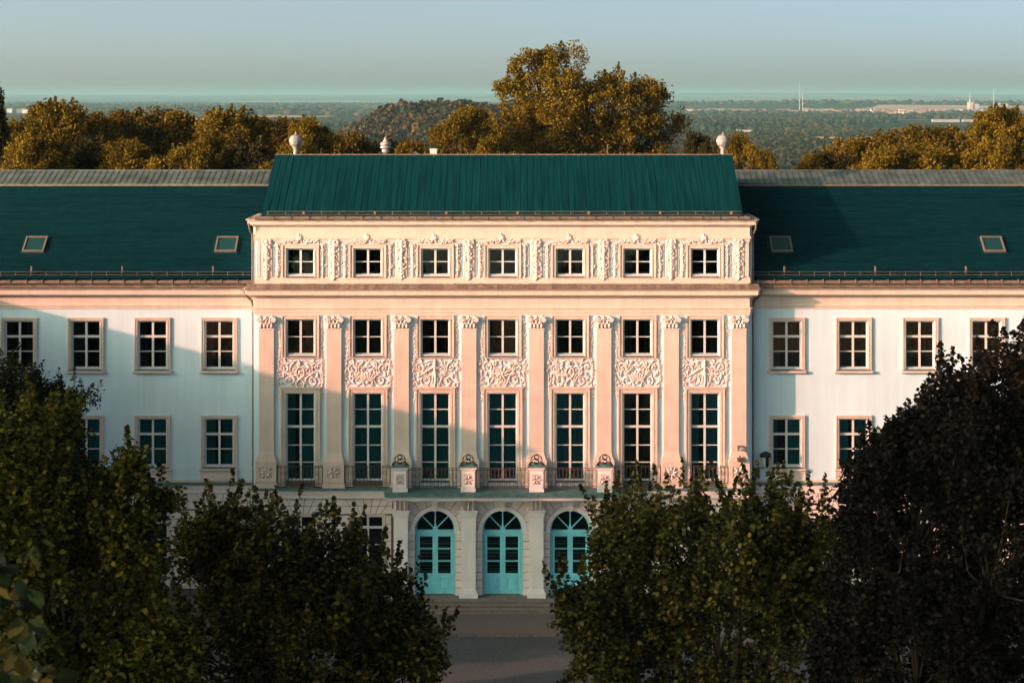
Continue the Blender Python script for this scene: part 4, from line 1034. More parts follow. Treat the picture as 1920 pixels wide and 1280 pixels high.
MB().bevbox(-.16, .16, -.22, .02, .0, .2, .03).build('lamp_housing', M['iron'], fl); MB().tube([(0, -.05, .2), (.0, -.02, .3)], .04, 5).build('stem', M['iron'], fl)
# invented building, out of view left of the viewpoint, added to shade forecourt trees
tb = thing('unseen_shade_building', 'added shade-casting building, unseen, to the left of the viewpoint', 'building', (-72, -84, -.1))
MB().box(-12, 12, -30, 28, 0, 38).build('wall', M['trim'], tb)
MB().add([(-13, -31, 38), (13, -31, 38), (13, 29, 38), (-13, 29, 38), (0, -22, 42), (0, 20, 42)], [(0, 1, 4), (1, 2, 5, 4), (2, 3, 5), (3, 0, 4, 5), (3, 2, 1, 0)]).build('roof', M['roofw'], tb)
for zz in (4, 10, 16, 22, 28, 33):
    for yy in range(-26, 26, 5): MB().box(11.95, 12.06, yy, yy + 1.8, zz, zz + 2.8).build('window', M['sillm'], tb)
# ------------------------------------------------------------ trees (crown lobes in metres: x, y, z, rx, ry, rz)
BEECH = [(10.72, -50.88, 11.76, 0.72, 1.01, 1.12), (11.12, -49.17, 10.64, 1.12, 1.15, 0.96), (16.01, -49.37, 18.58, 1.68, 1.99, 1.93), (14.24, -50.59, 18.1, 1.44, 1.68, 1.6), (12.91, -50.01, 16.93, 1.2, 1.47, 1.48), (11.76, -50.12, 16.02, 1.2, 1.5, 1.52), (11.52, -49.64, 13.69, 1.36, 1.72, 1.76), (13.52, -49.31, 14.81, 2.41, 2.82, 2.73), (15.61, -50.97, 15.61, 2.09, 2.91, 3.21), (12.72, -51.13, 11.6, 2.41, 2.56, 2.25), (15.29, -49.19, 11.6, 2.41, 2.65, 2.41), (17.69, -50.16, 17.54, 2.09, 2.82, 3.05), (18.18, -49.37, 14.01, 2.41, 3.09, 3.21), (14.65, -51.19, 8.07, 3.69, 3.53, 2.73)]
LINR = [(6.63, -42.91, 13.0, 1.68, 1.94, 1.85), (4.43, -42.93, 12.38, 1.32, 1.7, 1.76), (8.57, -45.06, 12.65, 1.76, 1.99, 1.85), (3.28, -45.0, 10.71, 1.09, 1.38, 1.41), (5.04, -43.19, 10.18, 2.12, 2.33, 2.12), (7.69, -43.43, 10.0, 2.65, 2.91, 2.65), (9.99, -43.59, 11.94, 1.41, 1.89, 2.03), (10.34, -44.46, 9.29, 1.94, 2.14, 1.94), (9.42, -43.75, 13.44, 0.88, 1.16, 1.24), (10.96, -43.74, 12.82, 0.79, 1.16, 1.32), (11.13, -43.81, 10.88, 0.88, 1.26, 1.41), (3.72, -44.82, 8.55, 1.5, 1.55, 1.32), (6.81, -44.17, 6.82, 3.88, 3.3, 2.12)]
LINL = [(-7.04, -44.63, 12.38, 1.68, 1.94, 1.85), (-8.63, -43.89, 12.65, 1.41, 1.7, 1.68), (-5.28, -44.31, 12.21, 1.41, 1.75, 1.76), (-3.87, -43.75, 10.97, 1.41, 1.75, 1.76), (-2.69, -43.7, 9.74, 1.24, 1.5, 1.5), (-5.9, -45.04, 9.82, 2.65, 2.77, 2.38), (-8.37, -45.17, 10.35, 2.03, 2.23, 2.03), (-3.16, -43.19, 8.55, 1.68, 1.7, 1.41), (-6.25, -44.58, 6.82, 4.06, 3.4, 2.12), (-9.69, -44.64, 13.0, 0.88, 1.07, 1.06)]
MAPLE = [(-12.86, -52.63, 17.39, 1.16, 1.49, 1.55), (-13.25, -52.95, 15.69, 1.71, 2.05, 2.02), (-11.85, -52.25, 15.53, 1.01, 1.11, 1.01), (-10.69, -52.83, 15.69, 0.85, 0.94, 0.85), (-9.96, -53.04, 15.22, 0.78, 0.98, 1.01), (-10.18, -52.24, 17.24, 0.34, 0.46, 0.5), (-10.49, -51.0, 16.54, 0.43, 0.46, 0.4), (-9.53, -51.28, 16.07, 0.47, 0.46, 0.37), (-12.4, -51.36, 18.17, 0.54, 0.6, 0.54), (-12.16, -52.67, 13.67, 2.33, 2.39, 2.02), (-10.3, -51.91, 13.36, 1.24, 1.45, 1.4), (-13.25, -52.54, 11.5, 2.17, 2.22, 1.86), (-9.3, -52.79, 12.2, 1.01, 1.19, 1.16), (-8.83, -52.95, 11.27, 0.93, 1.11, 1.09), (-11.08, -52.69, 11.03, 2.02, 1.88, 1.4), (-15.11, -50.97, 16.62, 2.02, 2.47, 2.48), (-12.47, -51.21, 8.55, 3.57, 3.24, 2.33)]
FINE = [(-17.94, -35.71, 16.78, 1.29, 1.47, 1.39), (-16.95, -35.42, 16.19, 1.19, 1.14, 0.89), (-15.47, -35.29, 16.54, 0.83, 0.7, 0.44), (-16.16, -34.94, 15.0, 0.89, 0.87, 0.69), (-15.47, -35.42, 13.91, 0.69, 0.65, 0.49), (-19.23, -34.99, 15.69, 1.78, 2.07, 1.98), (-17.05, -37.13, 14.51, 2.18, 1.85, 1.19), (-15.47, -36.08, 13.12, 1.58, 1.63, 1.39), (-18.24, -34.94, 10.75, 2.97, 3.16, 2.77)]
BIG = [(1.94, 62.7, 30.12, 2.39, 2.28, 1.75), (4.79, 62.77, 31.04, 2.07, 2.05, 1.66), (0.33, 61.96, 27.91, 1.75, 1.92, 1.75), (3.78, 61.43, 27.91, 3.45, 3.29, 2.53), (5.85, 60.8, 26.76, 5.06, 4.55, 3.22), (8.84, 62.39, 28.37, 2.3, 2.23, 1.75), (11.6, 61.93, 27.45, 2.21, 2.28, 1.93), (13.21, 62.62, 25.7, 1.75, 2.02, 1.93), (0.33, 61.7, 24.69, 2.53, 2.66, 2.3), (4.24, 62.65, 23.77, 5.52, 4.81, 3.22), (10.22, 61.45, 23.77, 4.6, 4.17, 2.99), (-1.05, 62.72, 22.85, 2.07, 2.28, 2.07), (7.0, 62.55, 21.01, 8.28, 6.32, 3.22), (6.54, 61.79, 16.87, 7.82, 6.32, 3.68)]
BACK = [
    (-39.56, 44, 29.07, 1.89, 3),
    (-39.77, 52, 25.66, 3.90, 0),
    (-37.84, 60, 27.18, 6.14, 0),
    (-35.46, 66, 26.31, 4.24, 1),
    (-31.84, 72, 26.54, 7.30, 1),
    (-23.59, 58, 26.52, 5.84, 0),
    (-21.34, 66, 25.65, 4.24, 1),
    (-15.86, 50, 25.82, 3.64, 0),
    (-13.89, 60, 24.45, 3.64, 1),
    (-11.08, 64, 24.09, 4.19, 2),
    (-7.52, 50, 23.89, 3.42, 0),
    (-3.94, 56, 26.62, 3.99, 0),
    (-1.10, 50, 24.41, 2.99, 0),
    (-35.45, 40, 24.63, 4.41, 0),
    (-32.72, 44, 24.83, 4.12, 2),
    (-28.62, 42, 24.18, 4.47, 0),
    (-24.42, 40, 23.91, 4.81, 0),
    (-23.15, 46, 24.50, 3.34, 0),
    (-19.68, 42, 24.34, 4.47, 2),
    (-16.40, 40, 24.07, 3.61, 0),
    (15.59, 56, 24.98, 2.04, 2),
    (16.65, 50, 24.41, 2.57, 2),
    (17.68, 44, 24.54, 2.55, 0),
    (19.18, 40, 23.51, 2.41, 0),
    (22.67, 42, 23.12, 2.28, 0),
    (25.85, 50, 23.47, 2.99, 2),
    (29.20, 60, 24.00, 4.77, 0),
    (33.21, 64, 24.65, 5.58, 1),
    (34.85, 56, 25.11, 4.44, 1),
    (40.17, 66, 25.08, 5.18, 1),
    (40.58, 54, 26.68, 4.39, 0),
    (44.89, 60, 25.73, 4.55, 1),
    (28.28, 42, 23.69, 4.47, 0),
    (33.15, 42, 23.85, 4.88, 0),
    (36.74, 40, 24.31, 4.41, 0),
    (17.89, 40, 23.11, 2.41, 2),
]

def unit(n, g):
    v = g.normal(size=(n, 3)); return v / np.linalg.norm(v, axis=1)[:, None]
def leaf_quads(C, size, g, up=.35, hexa=False):
    n = len(C); nrm = unit(n, g); nrm[:, 2] = np.abs(nrm[:, 2]) + up; nrm /= np.linalg.norm(nrm, axis=1)[:, None]
    a = np.cross(nrm, unit(n, g)); a /= np.linalg.norm(a, axis=1)[:, None] + 1e-9; b = np.cross(nrm, a)
    s = (size * g.uniform(.65, 1.3, n))[:, None]
    if hexa:
        V = np.stack([C - a * s * .5, C - a * s * .15 + b * s * .42 + nrm * s * .1, C + a * s * .25 + b * s * .34 + nrm * s * .08, C + a * s * .55,
                      C + a * s * .25 - b * s * .34 + nrm * s * .08, C - a * s * .15 - b * s * .42 + nrm * s * .1], 1).reshape(-1, 3)
        i = np.arange(n)[:, None] * 6
        return V, np.concatenate([i + np.array([[0, 1, 2, 3]]), i + np.array([[0, 3, 4, 5]])], 1).reshape(-1, 4)
    V = np.stack([C - a * s * .5, C + b * s * .42 + nrm * s * .12, C + a * s * .5, C - b * s * .42 + nrm * s * .12], 1).reshape(-1, 3)
    return V, (np.arange(n)[:, None] * 4 + np.arange(4)[None])
def crown_points(lobes, ncl, per, sig, g, shell=.45, shoots=0, sh_len=1.0, sub=5):
    L = np.array(lobes, float); main = L.copy()
    if sub:     # puffs on the outside of every big lobe
        q = np.repeat(L, sub, 0); d = unit(len(q), g); d[:, 2] = np.abs(d[:, 2]) * 1.1 - .25; f = g.uniform(.24, .42, (len(q), 1))
        q2 = np.concatenate([q[:, :3] + d * q[:, 3:] * .80, q[:, 3:] * f], 1); L[:, 3:] *= .90; L = np.concatenate([L, q2])
    w = (L[:, 3] * L[:, 4] * L[:, 5]) ** (.52); k = g.choice(len(L), ncl, p=w / w.sum())
    d = unit(ncl, g); r = 1 - shell * g.random(ncl) ** 1.6
    bump = 1 + .16 * np.sin(d[:, 0] * 7 + k) * np.cos(d[:, 2] * 9 + k * 2) + .06 * np.sin(d[:, 1] * 15 + k)
    C = L[k, :3] + d * L[k, 3:] * (r * bump)[:, None]
    per_ = np.maximum(4, (per * g.uniform(.4, 1.5, ncl)).astype(int)); tot = per_.sum()
    cc = np.repeat(C, per_, 0); sg = np.repeat(sig * g.uniform(.6, 1.3, ncl), per_)[:, None]
    Pn = cc + np.clip(g.normal(size=(tot, 3)), -1.6, 1.6) * sg * np.array([1, 1, .85])
    if shoots:
        k = g.choice(len(L), shoots, p=w / w.sum()); d = unit(shoots, g); d[:, 2] = np.abs(d[:, 2]) + .25; d /= np.linalg.norm(d, axis=1)[:, None]
        B = L[k, :3] + d * L[k, 3:] * .92; ln = sh_len * g.uniform(.5, 1.25, shoots); m = (per * 1.3 * ln / sh_len).astype(int) + 5
        bb = np.repeat(B, m, 0); t = g.random(m.sum()); dd = np.repeat(d * .45 + np.array([0, 0, .8]), m, 0); l2 = np.repeat(ln, m)
        Q = bb + dd * (t * l2)[:, None] + g.normal(size=(m.sum(), 3)) * (sig * .62 * (1.1 - t))[:, None]
        Pn = np.concatenate([Pn, Q])
    return Pn, C
def limb_mesh(base, lobes, C, g, r0, ntw):
    b = MB(); L = np.array(lobes); top = L[:, :3].mean(0); fork = np.array([base[0] * .5 + top[0] * .5, base[1] * .5 + top[1] * .5, base[2] + (L[:, 2].min() - base[2]) * .75])
    b.tube([tuple(base), tuple(base * .6 + fork * .4 + np.array([.15, 0, 0])), tuple(fork)], [r0, r0 * .8, r0 * .62], 9)
    for l in L:
        e = l[:3] + np.array([0, 0, l[5] * .35]); mid = fork * .45 + e * .55 + g.normal(size=3) * .25 - np.array([0, 0, .2])
        b.tube([tuple(fork), tuple(mid), tuple(e)], [r0 * .5, r0 * .28, r0 * .08], 6)
    for q in C[g.choice(len(C), min(ntw, len(C)), replace=False)]:
        i = np.argmin(((L[:, :3] - q) ** 2).sum(1)); s = L[i, :3] * .75 + fork * .25; m = (s + q) / 2 + g.normal(size=3) * .15 - np.array([0, 0, .12])
        b.tube([tuple(s), tuple(m), tuple(q)], [r0 * .12, r0 * .07, .008], 4, False)
    return b
def make_tree(name, label, lobes, base, ncl, per, sig, size, m, seed, r0=.25, group=None, shoots=0, sh_len=1.0, ntw=120, hexa=False, up=.35, shell=.45):
    g = np.random.default_rng(seed); t = thing(name, label, 'tree', tuple(base), group); base = np.array(base, float)
    L = np.array(lobes, float); L[:, :3] -= base; Pn, C = crown_points(L, ncl, per, sig, g, shell, shoots, sh_len)
    V, F = leaf_quads(Pn, size, g, up, hexa)
    link('crown', npmesh('crown', V, F, m), t)
    limb_mesh(np.zeros(3), L, C, g, r0, ntw).build('trunk', M['bark'], t, True)
    return t
make_tree('beech_tree', 'tall black-leaved copper beech filling the lower right corner', BEECH, (12.5, -50, -.15), 3700, 44, .23, .155, M['lf_beech'], 1, .4, shoots=420, sh_len=.9, ntw=300)
make_tree('linden_tree', 'dark green linden right of the entrance steps, in front of the right-hand windows', LINR, (7.5, -44, -.15), 1900, 36, .20, .15, M['lf_linden'], 2, .3, 'lindens in front of the entrance', shoots=300, sh_len=1.25, ntw=250, hexa=True)
make_tree('linden_tree', 'dark green linden left of the entrance steps, beside the maple', LINL, (-6.6, -44, -.15), 1900, 36, .20, .15, M['lf_linden'], 3, .3, 'lindens in front of the entrance', shoots=280, sh_len=1.15, ntw=250, hexa=True)
make_tree('maple_tree', 'yellow-green maple filling the lower left of the view', MAPLE, (-12.6, -52, -.15), 2100, 38, .21, .17, M['lf_maple'], 4, .35, shoots=260, sh_len=.8, ntw=250)
make_tree('oak_tree', 'small-leaved dark tree behind the maple at the left edge', FINE, (-17.5, -36, -.15), 2000, 40, .20, .10, M['lf_fine'], 5, .35, shoots=120, sh_len=.7, ntw=250)
make_tree('plane_tree', 'huge amber-leaved tree towering behind the centre roof', BIG, (6.5, 62, -.3), 2000, 56, .33, .20, M['lf_amber'], 6, .6, shoots=130, sh_len=.8, ntw=200, up=.1)
# trees behind the palace: four grown crowns, then copies
def unit_lobes(seed, n, wx, hz):
    g = np.random.default_rng(seed); out = [(0, 0, -hz * .52, wx * .44, wx * .44, hz * .46)]
    for i in range(n):
        a = g.uniform(0, 2 * PI); q = g.uniform(.05, 1); zz = -hz * (.10 + .5 * q); rr = wx * .42 * math.sqrt(1 - (1 - q) ** 2) * g.uniform(.8, 1.05); s = wx * g.uniform(.12, .2)
        out.append((rr * math.cos(a), rr * math.sin(a), zz, s, s, s * g.uniform(.9, 1.3)))
    return out
BT = []
LAB = ['tall narrow dark tree cut by the left frame edge',
 'amber tree just right of the dark edge tree, behind the left wing',
 'tallest amber tree behind the left wing, second crown from the left',
 'olive-brown tree behind the tallest amber tree of the left wing',
 'broad hazy olive tree behind the middle of the left wing',
 'broad amber tree left of the left ball finial',
 'olive tree tucked between the broad amber tree and the ball finial',
 'amber tree just right of the left ball finial',
 'olive tree in front of the brown hill, left of the urn finial',
 'dark tree behind the urn finial on the ridge',
 'low amber tree right of the urn finial, below the brown hill',
 'pointed amber tree left of the towering tree, against the brown hill',
 'low amber tree at the left foot of the towering tree',
 'front-row amber tree at the left end of the left wing ridge',
 'front-row dark olive tree below the tallest amber tree',
 'front-row amber tree over the left wing ridge, between its two skylights',
 'low front-row amber tree below the hazy olive tree',
 'small amber tree filling the notch left of the broad amber tree',
 'front-row dark tree just left of the centre roof',
 'front-row amber tree touching the left end of the centre roof',
 'narrow dark tree at the right foot of the towering tree',
 'dark tree left of the right ball finial',
 'amber tree right of the right ball finial, beside the roof end',
 'small low amber tree left of the gap in the right tree line',
 'small amber tree just right of the gap in the right tree line',
 'dark olive tree between the gap and the round amber tree',
 'round amber tree with double top behind the right wing',
 'wide olive tree right of the round amber tree',
 'olive tree in the middle of the right-hand tree line',
 'olive tree left of the tallest tree of the right wing',
 'tallest amber tree behind the right wing, near the right edge',
 'olive tree cut by the right frame edge',
 'front-row amber tree below the wide olive tree on the right',
 'front-row amber tree in the middle of the right wing ridge',
 'front-row amber tree below the tallest tree on the right',
 'small dark tree in the corner right of the centre roof']

protos_b = []
for i, (nl, wx, hz, m, nm) in enumerate([(20, 8.0, 11.0, 'lf_amber', 'amber_tree'), (24, 8.0, 11.0, 'lf_olive', 'olive_tree'), (18, 8.0, 11.0, 'lf_dkolive', 'dark_tree'), (10, 3.0, 16.0, 'lf_dkolive', 'poplar_tree')]):
    g = np.random.default_rng(40 + i); L = np.array(unit_lobes(50 + i, nl, wx, hz)); Pn, C = crown_points(L, 1100, 40, .28, g, .45, 60, .6)
    V, F = leaf_quads(Pn, .21, g, .1)
    protos_b.append((npmesh('crown', V, F, M[m]), limb_mesh(np.array([0, 0, -27.0]), L, C, g, .35, 60).mesh('trunk', M['bark'], True), wx, nm))
for i, (x, y, zt, w, p) in enumerate(BACK):
    cm, tm, wx, nm = protos_b[p]; s = w / wx * (1.4 if nm != 'poplar_tree' else 1)
    t = thing(nm, LAB[i], 'tree', (x, y, -.3), 'trees behind the palace')
    k = zt + .85; sz = max(.75, min(1.15, s))
    c = link('crown', cm, t, (0, 0, k)); c.scale = (s, s, sz); c.rotation_euler = (0, 0, i * 2.4)
    c = link('trunk', tm, t, (0, 0, k)); c.scale = (1, 1, k / 27.0); c.rotation_euler = (0, 0, i * 2.4)
# trees of the park left of the forecourt (beyond the frame), which shade the porch
cm, tm, wx, nm = protos_b[2]
for i, (x, y, zt, w) in enumerate([(-34, -36, 15.0, 9.0), (-29, -43, 13.0, 8.0), (-40, -27, 20.0, 9.0), (-46, -31, 20.5, 9.0), (-52, -27, 20.5, 9.5), (-58, -31, 19.5, 9), (-64, -28, 19, 9), (-70, -31, 18.5, 9), (-76, -29, 18, 9), (-83, -30, 18, 9.5), (-90, -31, 18, 9.5)]):
    t = thing('park_tree', 'dark tree in the row along the left of the forecourt', 'tree', (x, y, -.1), 'row of trees left of the forecourt')
    c = link('crown', cm, t, (0, 0, zt)); c.scale = (w / wx, w / wx, 1.2); c.rotation_euler = (0, 0, i * 1.7)
    c = link('trunk', tm, t, (0, 0, zt)); c.scale = (1, 1, zt / 27.0)
# the tree next to the camera: a few leafy twigs reach into the lower left corner
g = np.random.default_rng(77)
nt_ = thing('near_tree', 'blurred close-up leaves of a tree at the lower left edge', 'tree', (-5.2, -98.0, -.1))
b = MB(); b.tube([(0, 0, 0), (.2, 0, 12), (.4, -.2, 22), (.5, -.3, 27)], [.35, .28, .15, .05], 8)
ends = []
for (ex, ey, ez) in ((3.34, -.3, 25.15), (3.58, -.6, 24.85), (3.5, -.2, 24.62), (3.25, -.5, 24.5), (3.05, -.1, 25.2), (2.6, .3, 26.1), (1.5, .9, 26.8), (1.8, -1.0, 25.6), (.6, -1.2, 27.2), (-1.2, .4, 26.4), (-.8, -1.1, 25.2)):
    b.tube([(.42, -.2, ez - 2.2), (ex * .6, ey, ez - .7), (ex, ey, ez)], [.06, .03, .008], 6); ends.append((ex, ey, ez))
b.build('trunk', M['bark'], nt_, True)
E_ = np.array(ends); k = g.choice(len(E_), 330); Pn = E_[k] + g.normal(size=(330, 3)) * np.array([.13, .22, .15]); Pn = Pn[(Pn[:, 0] < 3.74) & ((Pn[:, 2] < 25.4) | (Pn[:, 0] < 3))]
V, F = leaf_quads(Pn, .125, g, .2, True); link('crown', npmesh('crown', V, F, M['lf_near']), nt_)

# ------------------------------------------------------------ far landscape
def ico():
    bm = bmesh.new(); bmesh.ops.create_icosphere(bm, subdivisions=2, radius=1); V = np.array([v.co[:] for v in bm.verts]); F = np.array([[v.index for v in f.verts] for f in bm.faces]); bm.free(); return V, F
def ico0():
    bm = bmesh.new(); bmesh.ops.create_icosphere(bm, subdivisions=1, radius=1); V = np.array([v.co[:] for v in bm.verts]); F = np.array([[v.index for v in f.verts] for f in bm.faces]); bm.free(); return V, F
def blobs(name, XY, r, h, m, V0, F0, jit, seed, base=0.0):
    g = np.random.default_rng(seed); n = len(XY); k = len(V0)
    a = g.uniform(0, 2 * PI, n); ca, sa = np.cos(a)[:, None], np.sin(a)[:, None]
    J = 1 + g.normal(size=(n, k)) * jit
    x = V0[None, :, 0] * J; y = V0[None, :, 1] * J; zz = V0[None, :, 2] * J
    R = (r * g.uniform(.6, 1.35, n))[:, None]; H = (h * g.uniform(.7, 1.25, n))[:, None]
    X = XY[:, :1] + (x * ca - y * sa) * R; Y = XY[:, 1:2] + (x * sa + y * ca) * R; Z = terr(XY[:, 0], XY[:, 1])[:, None] + H * .45 + zz * H * .55 + base
    V = np.stack([X, Y, Z], 2).reshape(-1, 3); F = (F0[None] + np.arange(n)[:, None, None] * k).reshape(-1, 3)
    return tag(link(name, npmesh(name, V, F, m, False)), kind='stuff')
V2, F2 = ico(); V1, F1 = ico0()
def tufts(name, XY, r, h, m, K, size, seed):     # tree crowns as shells of leaf clumps
    g = np.random.default_rng(seed); n = len(XY); d = unit(n * K, g); d[:, 2] = np.abs(d[:, 2]) * 1.1 - .12
    i = np.repeat(np.arange(n), K); R = (r * g.uniform(.55, 1.4, n))[i][:, None]; H = (h * g.uniform(.7, 1.25, n))[i][:, None]
    base = np.stack([XY[:, 0], XY[:, 1], terr(XY[:, 0], XY[:, 1])], 1)[i]; rr = g.uniform(.7, 1.08, (n * K, 1))
    C = base + np.concatenate([d[:, :2] * R * rr, H * .5 + d[:, 2:] * H * .5 * rr], 1)
    nrm = d + g.normal(size=d.shape) * .45; nrm /= np.linalg.norm(nrm, axis=1)[:, None]; a = np.cross(nrm, unit(n * K, g)); a /= np.linalg.norm(a, axis=1)[:, None]; b = np.cross(nrm, a)
    s = (size * g.uniform(.6, 1.4, n * K))[:, None]
    V = np.stack([C - a * s * .55, C + b * s * .5, C + a * s * .55, C - b * s * .5], 1).reshape(-1, 3); F = np.arange(n * K)[:, None] * 4 + np.arange(4)[None]
    return tag(link(name, npmesh(name, V, F, m)), kind='stuff')
g = np.random.default_rng(5)
# brown wooded hill
n = 5200; XY = np.stack([g.uniform(-330, 110, n), g.uniform(1380, 2050, n)], 1)
tufts('hill_woodland', XY, 4.2, 11, M['brown_wood'], 34, 2.6, 1)
def wmask(x, y):
    return (np.sin(x / 310. + 1.3 * np.sin(y / 640.)) + np.sin(y / 370. + .7 * np.sin(x / 500. + 2)) + .7 * np.sin(x / 140. + y / 230.) + .5 * np.sin(y / 120. - x / 400.))
def scatter(d0, d1, n, lo):
    d = np.sqrt(g.uniform(d0 ** 2, d1 ** 2, n)); u = g.uniform(-.29, .29, n); x = u * d; keep = wmask(x, d) > lo
    return np.stack([x[keep], d[keep]], 1)
villages = [(950, 8150, 950, 420), (2050, 8400, 900, 260), (1420, 3300, 130, 130), (-1900, 7600, 260, 120), (-950, 5300, 130, 120), (560, 2150, 50, 90), (520, 2900, 110, 150), (1500, 5100, 120, 60), (440, 3640, 60, 60)]
FIELDS = [(1500, 3100, 8750, 9350), (-1700, -1050, 8600, 9300), (2500, 3200, 7300, 7900), (-3900, -1700, 19500, 22500), (1400, 3200, 16000, 18000), (-6000, -4300, 17000, 19500), (-1500, -300, 15500, 17000), (1000, 1550, 6500, 6800), (-1200, -750, 6350, 6600)]
def clear(XY):
    k = np.ones(len(XY), bool)
    for (a, c, d, e) in FIELDS: k &= ~((XY[:, 0] > a - 20) & (XY[:, 0] < c + 200) & (XY[:, 1] > d - 80) & (XY[:, 1] < e + 40))
    for (a, c, ra, rc) in villages: k &= ~((((XY[:, 0] - a) / ra) ** 2 + ((XY[:, 1] - c) / rc) ** 2 < 1) & (g.random(len(XY)) < .93))
    return XY[k]
tufts('near_plain_woodland', clear(scatter(1500, 3300, 12000, -.7)), 5.5, 12, M['far_wood'], 22, 4.4, 2)
blobs('plain_woodland', clear(scatter(3200, 6200, 34000, -.1)), 7.5, 13, M['far_wood'], V1, F1, .16, 3)
blobs('far_woodland', clear(scatter(6200, 15000, 24000, .2)), 20, 18, M['far_wood'], V1, F1, .2, 4)
# pale stubble fields
def field(x0, x1, y0, y1):
    nx, ny = 24, 8; X, Y = np.meshgrid(np.linspace(x0, x1, nx), np.linspace(y0, y1, ny)); X = X + (Y - y0) * .3; i = np.arange(nx * ny).reshape(ny, nx)
    F = np.stack([i[:-1, :-1].ravel(), i[:-1, 1:].ravel(), i[1:, 1:].ravel(), i[1:, :-1].ravel()], 1)
    tag(link('field', npmesh('field', np.stack([X.ravel(), Y.ravel(), terr(X, Y).ravel() + 4], 1), F, M['field'])), kind='structure')
for f in FIELDS: field(*f)
# houses of the plain
def house_mesh(w, d, h, r, m2):
    b = MB(); b.box(-w / 2, w / 2, -d / 2, d / 2, 0, h); me_f = len(b.f)
    b.add([(-w / 2 - .3, -d / 2 - .4, h), (w / 2 + .3, -d / 2 - .4, h), (w / 2 + .3, d / 2 + .4, h), (-w / 2 - .3, d / 2 + .4, h), (-w / 2 - .3, 0, h + r), (w / 2 + .3, 0, h + r)], [(0, 1, 5, 4), (2, 3, 4, 5), (0, 4, 3), (1, 2, 5)])
    me = b.mesh('house', M['white']); me.materials.append(M[m2])
    for p in list(me.polygons)[me_f:]: p.material_index = 1
    return me
hm = [house_mesh(13, 9, 6, 4, 'redroof'), house_mesh(16, 10, 7, 4.5, 'redroof'), house_mesh(18, 10, 9, 3, 'greyroof'), house_mesh(24, 11, 10, 2, 'greyroof')]
def houses(cx, cy, rx, ry, n, label, grp, kinds=(0, 1, 2, 3), s=1.0):
    for i in range(n):
        x = cx + g.uniform(-1, 1) * rx * .95; y = cy + g.uniform(-1, 1) * ry * .95; o = link('house', hm[g.choice(kinds)], None, (x, y, float(terr(x, y)) - .2)); o.rotation_euler = (0, 0, g.uniform(-.6, .6)); o.scale = (s,) * 3
        tag(o, label, 'house', grp)
houses(950, 8150, 950, 420, 105, 'tiny pale house with reddish roof in the far town right of the big tree', 'houses of the far town', (0, 1, 1, 2), 1.5)
houses(2050, 8400, 900, 260, 75, 'tiny pale house at the right end of the far town near the fields', 'houses at the right end of the far town', (0, 2, 2, 3), 1.5)
houses(1420, 3300, 130, 130, 6, 'pale house between woods beyond the right wing roof', 'houses beyond the right wing', (0, 1), 1.2)
houses(-1900, 7600, 260, 120, 16, 'tiny white house in the far village at the upper left', 'houses of the left far village', (0, 2), 1.5)
houses(-950, 5300, 130, 120, 7, 'tiny reddish house in woods left of the ball finial', 'houses left of the ball finial', (0, 1), 1.3)
houses(560, 2150, 40, 80, 4, 'pale house low in the gap between trees right of the centre roof', 'houses in the gap right of the centre roof', (0, 2), 1.0)
houses(520, 2900, 110, 150, 9, 'small house with red roof in the middle of the right-hand plain', 'houses in the middle of the plain', (0, 1), 1.1)
def hall(name, label, x, y, L, h, n, cat='building'):
    t = thing(name, label, cat, (x, y, float(terr(x, y)) - .3))
    MB().box(-L / 2, L / 2, 0, 14, 0, h).build('wall', M['white'], t); MB().box(-L / 2 - .4, L / 2 + .4, -.4, 14.4, h, h + .5).build('roof', M['greyroof'], t)
    for i in range(n): xx = -L / 2 + (i + .5) * L / n; MB().box(xx - L / n * .3, xx + L / n * .3, -.06, .02, h * .45, h * .7).build('window', M['sillm'], t)
hall('apartment_block', 'long white flat-roofed block beyond the right ball finial', 408, 3600, 26, 11, 6)
hall('apartment_block', 'second white block just right of the long one beyond the right ball finial', 436, 3640, 20, 9, 4)
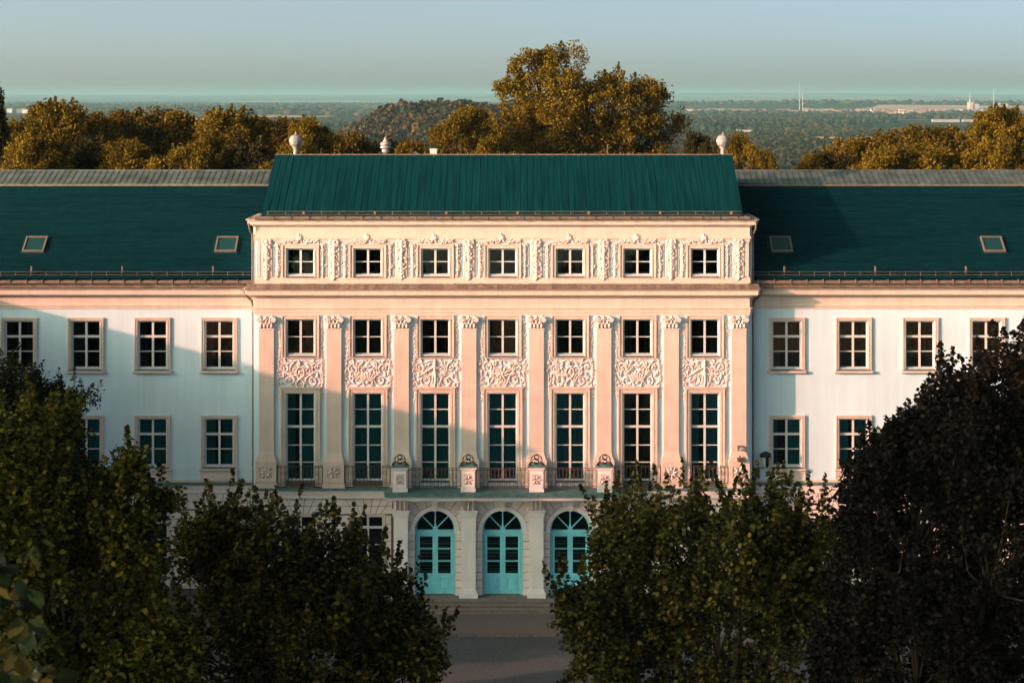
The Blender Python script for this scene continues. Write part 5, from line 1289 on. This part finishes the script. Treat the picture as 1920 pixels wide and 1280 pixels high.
hall('warehouse', 'very long white hall in the plain above the right-hand amber trees', 1090, 5050, 70, 7, 0)
hall('warehouse', 'white hall continuing the very long one toward the right edge', 1180, 5080, 80, 6, 0)
def mast(name, label, x, y, zt, r, cat='mast'):
    t = thing(name, label, cat, (x, y, float(terr(x, y)))); h = zt - float(terr(x, y)); b = MB()
    b.tube([(0, 0, 0), (0, 0, h * .7), (0, 0, h)], [r, r * .7, r * .25], 6); b.build('shaft', M['plastic'], t)
    b = MB()
    for k in (.35, .6, .8): b.tube([(-r * 1.6, 0, h * k), (r * 1.6, 0, h * k)], r * .5, 5)
    b.build('platform', M['plastic'], t)
mast('radio_mast', 'thin tall mast on the horizon right of the big tree', 1240, 8900, 86, 1.7)
mast('radio_mast', 'short tower beside the tall mast on the horizon', 1254, 8900, 44, 2.0, 'tower')
mast('radio_mast', 'thin mast on the horizon near the right edge', 2117, 8900, 58, 1.9)
mast('chimney', 'small pale chimney left of the mast near the right edge', 2010, 8900, 34, 2.6, 'chimney')
for i, (x, hh, w) in enumerate(((2028, 36, 26), (2050, 26, 30), (2150, 30, 22), (2185, 28, 16))):
    t = thing('silo', ['tall pale silo block right of the small chimney', 'low pale silo block between chimney and mast', 'pale silo block right of the mast at the right edge', 'last pale silo block toward the right edge'][i], 'silo', (x, 8950, float(terr(x, 8950))))
    MB().box(-w / 2, w / 2, 0, 30, 0, hh).build('wall', M['white'], t)

# ------------------------------------------------------------ air between here and the horizon
hb = MB().box(-30000, 30000, -600, 39500, -49.5, 89)
hz = hb.build('haze', None); hz['kind'] = 'stuff'
hm_ = bpy.data.materials.new('haze_air'); hm_.use_nodes = True; nt = hm_.node_tree; nt.nodes.remove(nt.nodes['Principled BSDF'])
pv = nt.nodes.new('ShaderNodeVolumePrincipled'); pv.inputs['Color'].default_value = (.28, .55, .66, 1); pv.inputs['Density'].default_value = 4.8e-5; pv.inputs['Anisotropy'].default_value = 0.0
nt.links.new(pv.outputs[0], nt.nodes['Material Output'].inputs['Volume']); hz.data.materials.append(hm_)
